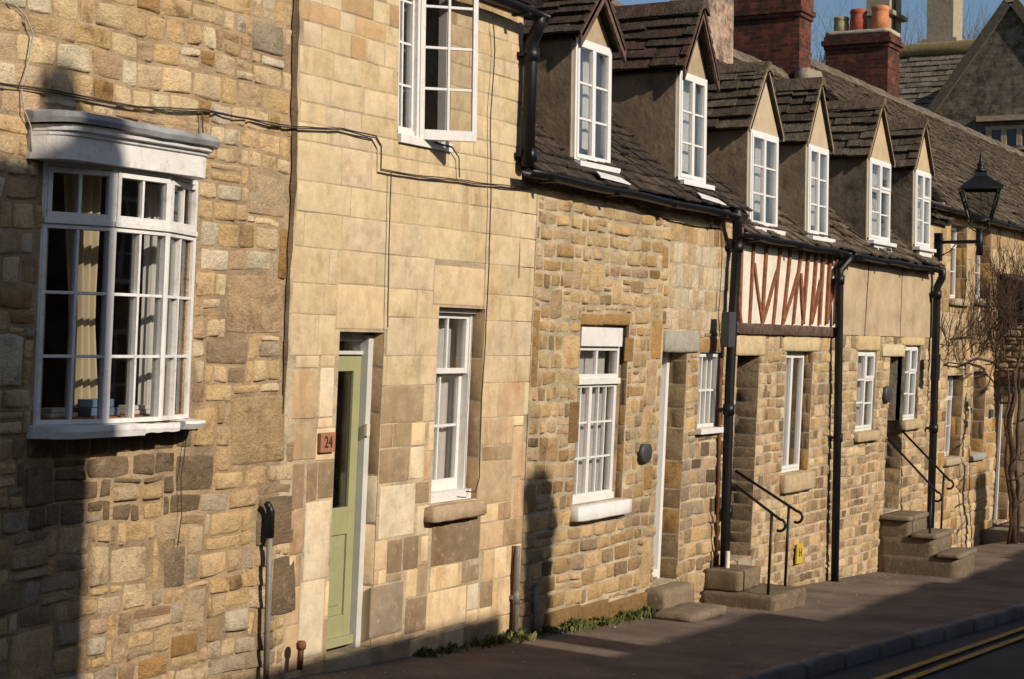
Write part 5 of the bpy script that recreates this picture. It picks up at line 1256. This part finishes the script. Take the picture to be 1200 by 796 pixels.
# gable window
yw0, yw1 = yray(1210, u), yray(1156, u); zw0, zw1 = zat(1180, 176, u), zat(1180, 152, u)
q = MB(); q.box(u - .05, u + .02, yw0 - .1, yw1 + .1, zw0, zw0 + .1); q.box(u - .22, u + .0, yw0 - .5, yw1 + .3, zw1 + .22, zw1 + .36)
n_ = 3
for i in range(n_ + 1): yy = yw0 + (yw1 - yw0) * i / n_; q.box(u - .08, u + .02, yy - .07, yy + .07, zw0 + .1, zw1)
q.box(u - .05, u + .02, yw0 - .1, yw1 + .1, zw1, zw1 + .1); wf = ob('window', q, M_SILL, h7, xf=flat)
q = MB(); q.box(u - .02, u - .004, yw0, yw1, zw0 + .1, zw1); ob('glass_pane', q, simple('dark_leaded_glass', (.02, .025, .035), .1, .6, bump=0), wf, xf=flat)

# =================================================================== STREET LAMP
lp = P(1101, 284, -.06); LB = at(1148, 284, -.66)
lamp = thing('street_lamp', 'black Victorian style lantern on a wall bracket above the far downpipe', 'street lamp', (lp.x, -.1, lp.z - .3))
q = MB(); q.box(lp.x - .05, lp.x + .05, -.09, -.0, lp.z - .25, lp.z + .12); yE = onplane(1148, 284, lp.x)[0]
q.box(lp.x - .02, lp.x + .02, yE, -.05, lp.z - .022, lp.z + .022); q.tube([(lp.x, -.08, lp.z - .18), (lp.x, -.2, lp.z - .12), (lp.x, -.28, lp.z - .02)], .008, 6)
q.tube([(lp.x, yE + .0, lp.z - .18), (lp.x, yE + .0, lp.z + .17)], .045, 10); 
for k_ in (-1, 1): q.tube([(lp.x, yE + .03 * k_, lp.z + .12), (lp.x, yE + .13 * k_, lp.z + .18), (lp.x, yE + .1 * k_, lp.z + .3)], .009, 6)
ob('bracket', q, M_BLACK, lamp)
zb0 = onplane(1150, 258, lp.x)[1]; zsh = onplane(1150, 222, lp.x)[1]; ztop = onplane(1150, 180, lp.x)[1]
hb, ht_ = .13, .245
fr_, gl_, rf_ = MB(), MB(), MB(); C = Vector((lp.x, yE, 0)); rot = R(20)
def cr(r, z, k_): a = rot + R(45) + k_ * math.pi / 2; return C + Vector((r * 1.414 * math.cos(a), r * 1.414 * math.sin(a), z))
for k_ in range(4):
    fr_.tube([cr(hb, zb0, k_), cr(ht_, zsh, k_)], .013, 6); fr_.tube([cr(hb, zb0, k_), cr(hb, zb0, k_ + 1)], .014, 6); fr_.tube([cr(ht_, zsh, k_), cr(ht_, zsh, k_ + 1)], .02, 6)
    gl_.add([cr(hb, zb0, k_), cr(hb, zb0, k_ + 1), cr(ht_, zsh, k_ + 1), cr(ht_, zsh, k_)], [(0, 1, 2, 3)])
prof = [(ht_ + .02, zsh), (ht_ + .02, zsh + .03), (.16, zsh + .11), (.085, zsh + .17), (.07, zsh + .22), (.085, zsh + .235)]
for i in range(len(prof) - 1):
    for k_ in range(4): rf_.add([cr(prof[i][0], prof[i][1], k_), cr(prof[i][0], prof[i][1], k_ + 1), cr(prof[i + 1][0], prof[i + 1][1], k_ + 1), cr(prof[i + 1][0], prof[i + 1][1], k_)], [(0, 1, 2, 3)])
h0 = zsh + .235
rf_.lathe(C + EZ * h0, [(.09, 0), (.05, .03), (.04, .07), (.055, .09), (.03, .11), (.012, ztop - h0 - .03), (.018, ztop - h0 - .02), (.004, ztop - h0)], 12)
ob('lantern_frame', fr_, M_BLACK, lamp); ob('lantern_glass', gl_, M_LGLASS, lamp); ob('lantern_roof', rf_, M_BLACK, lamp)

# =================================================================== CABLES
def cable(pts, r, label, mat=M_CABLE, y=-.035, wob=.006, strands=1):
    q = MB()
    for s_ in range(strands):
        P_ = []
        for i in range(len(pts) - 1):
            a, b = at(*pts[i], y), at(*pts[i + 1], y); n = max(2, int((b - a).length / .09))
            for j in range(n): 
                t = j / n; p = a.lerp(b, t); p.z -= .012 * math.sin(math.pi * t) * (b - a).length * .6; P_.append(p)
        P_.append(at(*pts[-1], y))
        for i, p in enumerate(P_): p.z += wob * noise.noise(p * 5 + Vector((s_ * 7, 0, 0))) + s_ * .009; p.x += wob * .7 * noise.noise(p * 4 + Vector((0, 5 + s_ * 9, 0))); p.y += .006 * noise.noise(p * 6) - s_ * .004
        q.tube(P_, r, 6)
    tag(ob('cable', q, mat), label, 'cable', 'cables fixed along the house fronts')
cable([(-10, 97), (60, 108), (160, 126), (238, 130), (290, 140), (338, 149), (400, 152), (440, 161)], .0045, 'dark twin cable running above the bow window across the rubble wall', strands=2)
cable([(440, 161), (446, 172), (446, 200), (470, 204), (540, 212), (575, 217), (625, 221)], .0045, 'dark twin cable stepping down beneath the open upstairs casement', strands=2)
cable([(620, 216), (680, 228), (740, 240), (790, 258), (850, 268)], .005, 'dark cable sagging just below the dormered cottage gutter', strands=2)
cable([(458, 202), (456, 290), (454, 384)], .004, 'thin dark cable dropping to the green door lintel', wob=.003)
cable([(577, 20), (580, 60), (575, 130), (575, 215)], .0045, 'dark vertical cable right of the open upstairs casement')
cable([(575, 217), (572, 330), (569, 400), (564, 480), (562, 560), (557, 577), (546, 576)], .0045, 'dark vertical cable down to the sash window sill')
cable([(12, 0), (30, 20), (39, 40), (34, 70), (25, 102), (28, 130), (36, 150), (37, 178)], .004, 'pale old cable looping down to the bow window corner', M_PALECABLE)
cable([(510, 167), (530, 172), (538, 185), (539, 208)], .005, 'short dark cable hanging below the upstairs window sill')
cable([(221, 500), (212, 560), (213, 600), (208, 640)], .003, 'thin dark wire dangling below the right end of the bow window', wob=.004)
cable([(845, 268), (846, 300), (842, 372), (846, 420)], .0045, 'dark cable looping beside the black downpipe', wob=.01)
cable([(237, 131), (238, 156)], .004, 'very short wire dropping onto the lead of the bow window')

# =================================================================== CLIMBER
cl = thing('climbing_shrub', 'leafless brown climbing shrub trained over the far ashlar house and porch', 'climber', at(1188, 600, .2))
cr_rng = random.Random(3)
def branch(mb, p, d, r, L, depth, yl):
    n = max(3, min(12, int(L / .08))); pts = [p]; rs = [r]
    for i in range(n):
        d = (d + Vector((cr_rng.uniform(-.3, .3), cr_rng.uniform(-.22, .22), cr_rng.uniform(-.22, .3)))).normalized()
        p = p + d * L / n; p.y = max(yl[0], min(yl[1], p.y)); pts.append(p); rs.append(max(.0035, r * (1 - .75 * i / n)))
        if depth > 0 and cr_rng.random() < (.62 if depth > 1 else .5):
            d2 = (d + Vector((cr_rng.uniform(-1, 1), cr_rng.uniform(-.5, .5), cr_rng.uniform(-.3, 1.0)))).normalized()
            branch(mb, p, d2, rs[-1] * .7, L * cr_rng.uniform(.35, .7), depth - 1, yl)
    mb.tube(pts, rs, 4 if r < .015 else 7)
tr = MB(); tk = []
for (px, w_) in ((1188, .05), (1194, .03), (1182, .022)):
    pts = [at(px + 3 * math.sin(yy * .02 + px) + .8 * math.sin(yy * .11), yy, .2) for yy in range(622, 425, -9)]
    pts[0].z = zg(pts[0].x); pts = [p + Vector((.05 * noise.noise(p * 3 + Vector((px, 0, 0))), .05 * noise.noise(p * 3 + Vector((0, px, 0))), 0)) for p in pts]; tr.tube(pts, [w_ * (1.25 - .6 * i / len(pts)) * (1 + .3 * noise.noise(pts[i] * 9)) for i in range(len(pts))], 8); tk.append(pts)
ob('trunk', tr, M_BARK, cl)
bm_ = MB()
for i in range(30):
    p = at(cr_rng.uniform(1165, 1210), cr_rng.uniform(350, 430), cr_rng.uniform(.4, .85)); branch(bm_, p, Vector((cr_rng.uniform(-.9, .9), cr_rng.uniform(-.3, .2), cr_rng.uniform(.1, 1))), .011, cr_rng.uniform(.7, 1.3), 2, (.1, .95))
for i in range(40):
    p = at(cr_rng.uniform(1105, 1180), cr_rng.uniform(385, 432), .85); branch(bm_, p, Vector((cr_rng.uniform(-1, 1), cr_rng.uniform(-.5, .1), cr_rng.uniform(-.1, .8))), .010, cr_rng.uniform(.4, .9), 2, (.45, .95))
pts = [at(1184, 440, .7), at(1165, 425, .8), at(1145, 420, .85), at(1128, 427, .9), at(1112, 425, .9)]; bm_.tube(pts, [.025, .022, .02, .015, .01], 7)
pts = [at(1186, 450, .5), at(1195, 420, .5), at(1200, 380, .6), at(1205, 330, .7)]; bm_.tube(pts, [.03, .025, .02, .015], 7)
for i in range(5):
    p = at(1187, cr_rng.uniform(480, 600), .05); branch(bm_, p, Vector((cr_rng.uniform(.3, .9), -.5, cr_rng.uniform(-.2, .6))), .014, .9, 1, (-.7, .5))
ob('branches', bm_, M_BARK, cl)
# distant bare trees
for (px, u_, h_, s_, lb) in ((1068, 80, 3.6, 5, 'bare winter tree showing twigs between the two stone chimneys'), (952, 75, 3.0, 6, 'bare winter tree behind the dark red brick chimney'), (1135, 84, 3.4, 8, 'bare winter tree behind the far mossy ridge')):
    cr_rng = random.Random(s_); Yt = yray(px, u_); zt = zat(px, 22, u_)
    t = thing('bare_tree', lb, 'tree', (u_, Yt, zg(46)), 'bare trees behind the roofs', xf=flat)
    q = MB(); q.tube([(u_, Yt, zg(46) - .2), (u_ + .1, Yt, zt - 4), (u_, Yt, zt - 2.5)], [.3, .2, .12], 8); ob('trunk', q, M_TWIG, t, xf=flat)
    q = MB()
    for i in range(7):
        p = Vector((u_ + cr_rng.uniform(-.3, .3), Yt + cr_rng.uniform(-.3, .3), zt - cr_rng.uniform(2.4, 4.0))); branch(q, p, Vector((cr_rng.uniform(-.6, .6), cr_rng.uniform(-.9, .9), 1)), .03, cr_rng.uniform(2.0, 3.2), 2, (-99, 99))
    ob('branches', q, M_TWIG, t, xf=flat)

# =================================================================== WEEDS AND LITTER
def weeds(label, spans, n, name='weeds', seed=1):
    r2 = random.Random(seed); q = MB()
    for (pa, pb) in spans:
        ua, ub = u_at(pa, 0, -2.2), u_at(pb, 0, -2.2)
        for i in range(n):
            x = r2.uniform(ua, ub); cl_ = .5 + .5 * math.sin(x * 9) * math.sin(x * 4 + 1); 
            if r2.random() > .35 + .65 * cl_: continue
            y = -abs(r2.gauss(0, .07)) - .012; h = r2.uniform(.02, .085) * (.4 + .9 * cl_); a = r2.uniform(0, 6.28); w_ = r2.choice([.004, .006, .008, .016])
            b = Vector((x, y, zg(x) - .005)); tip = b + Vector((math.cos(a) * h * .6, math.sin(a) * h * .4 - h * .2, h)); mid = b.lerp(tip, .5) + EZ * h * .15; s_ = Vector((math.sin(a), -math.cos(a), 0)) * w_
            k_ = r2.uniform(.7, 1.3); c = (.11 * k_, .12 * k_, .035 * k_)
            q.add([b - s_, b + s_, mid + s_ * 1.3, tip, mid - s_ * 1.3], [(0, 1, 2, 4), (4, 2, 3)], c)
    tag(ob(name, q, M_GRASS), label, 'weeds', kind='stuff')
weeds('low green weeds along the foot of the dormered cottage wall', [(634, 770)], 2600)
weeds('sparse shaded weeds along the foot of the ashlar wall', [(482, 560), (560, 628)], 380, seed=4)
r2 = random.Random(9); q = MB()
for i in range(420):
    x = r2.uniform(9, 24); y = -abs(r2.gauss(0, .5)) - .02 if r2.random() < .8 else r2.uniform(-1.9, 0); s_ = r2.uniform(.004, .013); a = r2.uniform(0, 6.28); z = zg(x) + .003 + .01 * min(0, y)
    c = r2.choice([(.5, .45, .38), (.16, .1, .05), (.2, .13, .07), (.1, .07, .04)])
    u_, v_ = Vector((math.cos(a), math.sin(a), r2.uniform(-.2, .3))) * s_, Vector((-math.sin(a), math.cos(a), r2.uniform(0, .3))) * s_ * .7; p = Vector((x, y, z + .006))
    q.add([p - u_, p - v_, p + u_, p + v_, p + EZ * s_ * .5], [(0, 1, 4), (1, 2, 4), (2, 3, 4), (3, 0, 4)], c)
k = NM('litter'); ml = k.fin(k.col(), .9, .1); tag(ob('grit_litter', q, ml, xf=flat), 'scattered grit and dry leaf bits on the pavement', 'litter', kind='stuff')

# =================================================================== HOUSES ACROSS THE STREET (cast the shadows, show in the glass)
def shadow_src(pt, Y):        # point at depth Y whose shadow falls on pt (relative coords)
    t = (Y - pt.y) / S.y; return pt + S * t
OY = -9.0
def opp(u0, u1, ztop, label, slope_=.36, mat=M_OPP):
    h = thing('opposite_house', label, 'house', ((u0 + u1) / 2, OY, zg(u0)), xf=flat); q = MB()
    kx = -S.x / S.y
    q.prism([(u0, OY, -3.6), (u0 + kx * 6, OY - 6, -3.6), (u0 + kx * 6, OY - 6, ztop - .05), (u0 + kx * 3, OY - 3, ztop - .05 + 3 * slope_), (u0, OY, ztop - .05)], (u1 - u0, 0, 0)); ob('wall', q, mat, h, xf=flat)
    rb = MB(); up = Vector((kx, -1, slope_)).normalized(); nn = Vector((0, slope_, 1)).normalized(); slates(rb, Vector((u0, OY + .12, ztop - .1)), EX, up, nn, u1 - u0, 3.3, .3, (.3, .5), colS); ob('roof', rb, M_SLATE, h, xf=flat)
    x = u0 + .7
    while x < u1 - 1.2:
        for zz in (zg(x) + .9, ztop - 1.5):
            fb, gb = MB(), MB(); sash(fb, gb, Vector((x + .9, OY + .05, zz)), -EX, -EY, .9, 1.1, 2, 3, .06, .03, .05); wf = ob('window', fb, M_PVC, h, xf=flat); gq = MB(); gq.box(x + .03, x + .87, OY + .005, OY + .02, zz + .03, zz + 1.07); ob('glass_pane', gq, simple('dark_far_glass', (.03, .035, .04), .1, .6, bump=0), wf, xf=flat)
        x += 2.3
    return h
edgeP = at(99, 640); topP = at(15, 183)
ug = shadow_src(edgeP, OY).x; zt = shadow_src(topP, OY).z; print('opp left edge', ug, zt)
oA = opp(ug - 9, ug, zt, 'tall opposite house whose gable end throws the shadow on the bow window')
def opp_ch(h, pxa, pxb, ytop, ref, Yc=-10.5, YP=0.0, wy=.6):
    a = shadow_src(at(pxa, ref, YP), Yc); b = shadow_src(at(pxb, ref, YP), Yc); t = shadow_src(at((pxa + pxb) / 2, ytop, YP), Yc)
    q = MB(); q.box(a.x, b.x, Yc - wy, Yc, 1.0, t.z - .1); q.box(a.x - .05, b.x + .05, Yc - wy - .05, Yc + .05, t.z - .3, t.z - .18); q.box(a.x + .08, b.x - .08, Yc - wy + .1, Yc - .1, t.z - .1, t.z); ob('chimney', q, M_BRICK, h, xf=flat); print('ch', a.x, b.x, t.z)
opp_ch(oA, 54, 82, 52, 100)
def zfor(px_, Yp):            # roof edge height so the shade begins Yp from the wall at this place
    x = px_; g_ = Vector((x, Yp, zg(x))); return shadow_src(g_, OY).z
def seg(a, b, Yp, label, **kw):
    sh = -S.x / S.y * (0 - OY) * -1
    off = (shadow_src(Vector((0, 0, 0)), OY)).x
    return opp(a + off, b + off, zfor((a + b) / 2, Yp), label, **kw)
off = shadow_src(Vector((0, 0, 0)), OY).x
oB = seg(edgeP.x + .02, 11.6, .3, 'opposite stone cottage next to the tall gabled house', slope_=.3)
oC = seg(11.6, 15.4, -.75, 'low opposite cottage with the narrow chimney', slope_=.3)
oD = seg(15.4, 20.5, -1.0, 'lowest opposite cottage in the middle of the row', slope_=.3)
oE = seg(20.5, 25.5, -.75, 'opposite cottage standing across from the street lamp', slope_=.3)
oF = seg(25.5, 44, .55, 'long opposite house at the far end of the street', slope_=.3)
opp_ch(oC, 612, 638, 535, 640); opp_ch(oF, 1141, 1152, 546, 600, YP=YS)

# tidy: house thing copies etc. not needed
for o in list(bpy.data.objects):
    if o.parent is not None and 'category' in o: del o['category']
print('objects', len(bpy.data.objects), 'verts', sum(len(m_.vertices) for m_ in bpy.data.meshes))
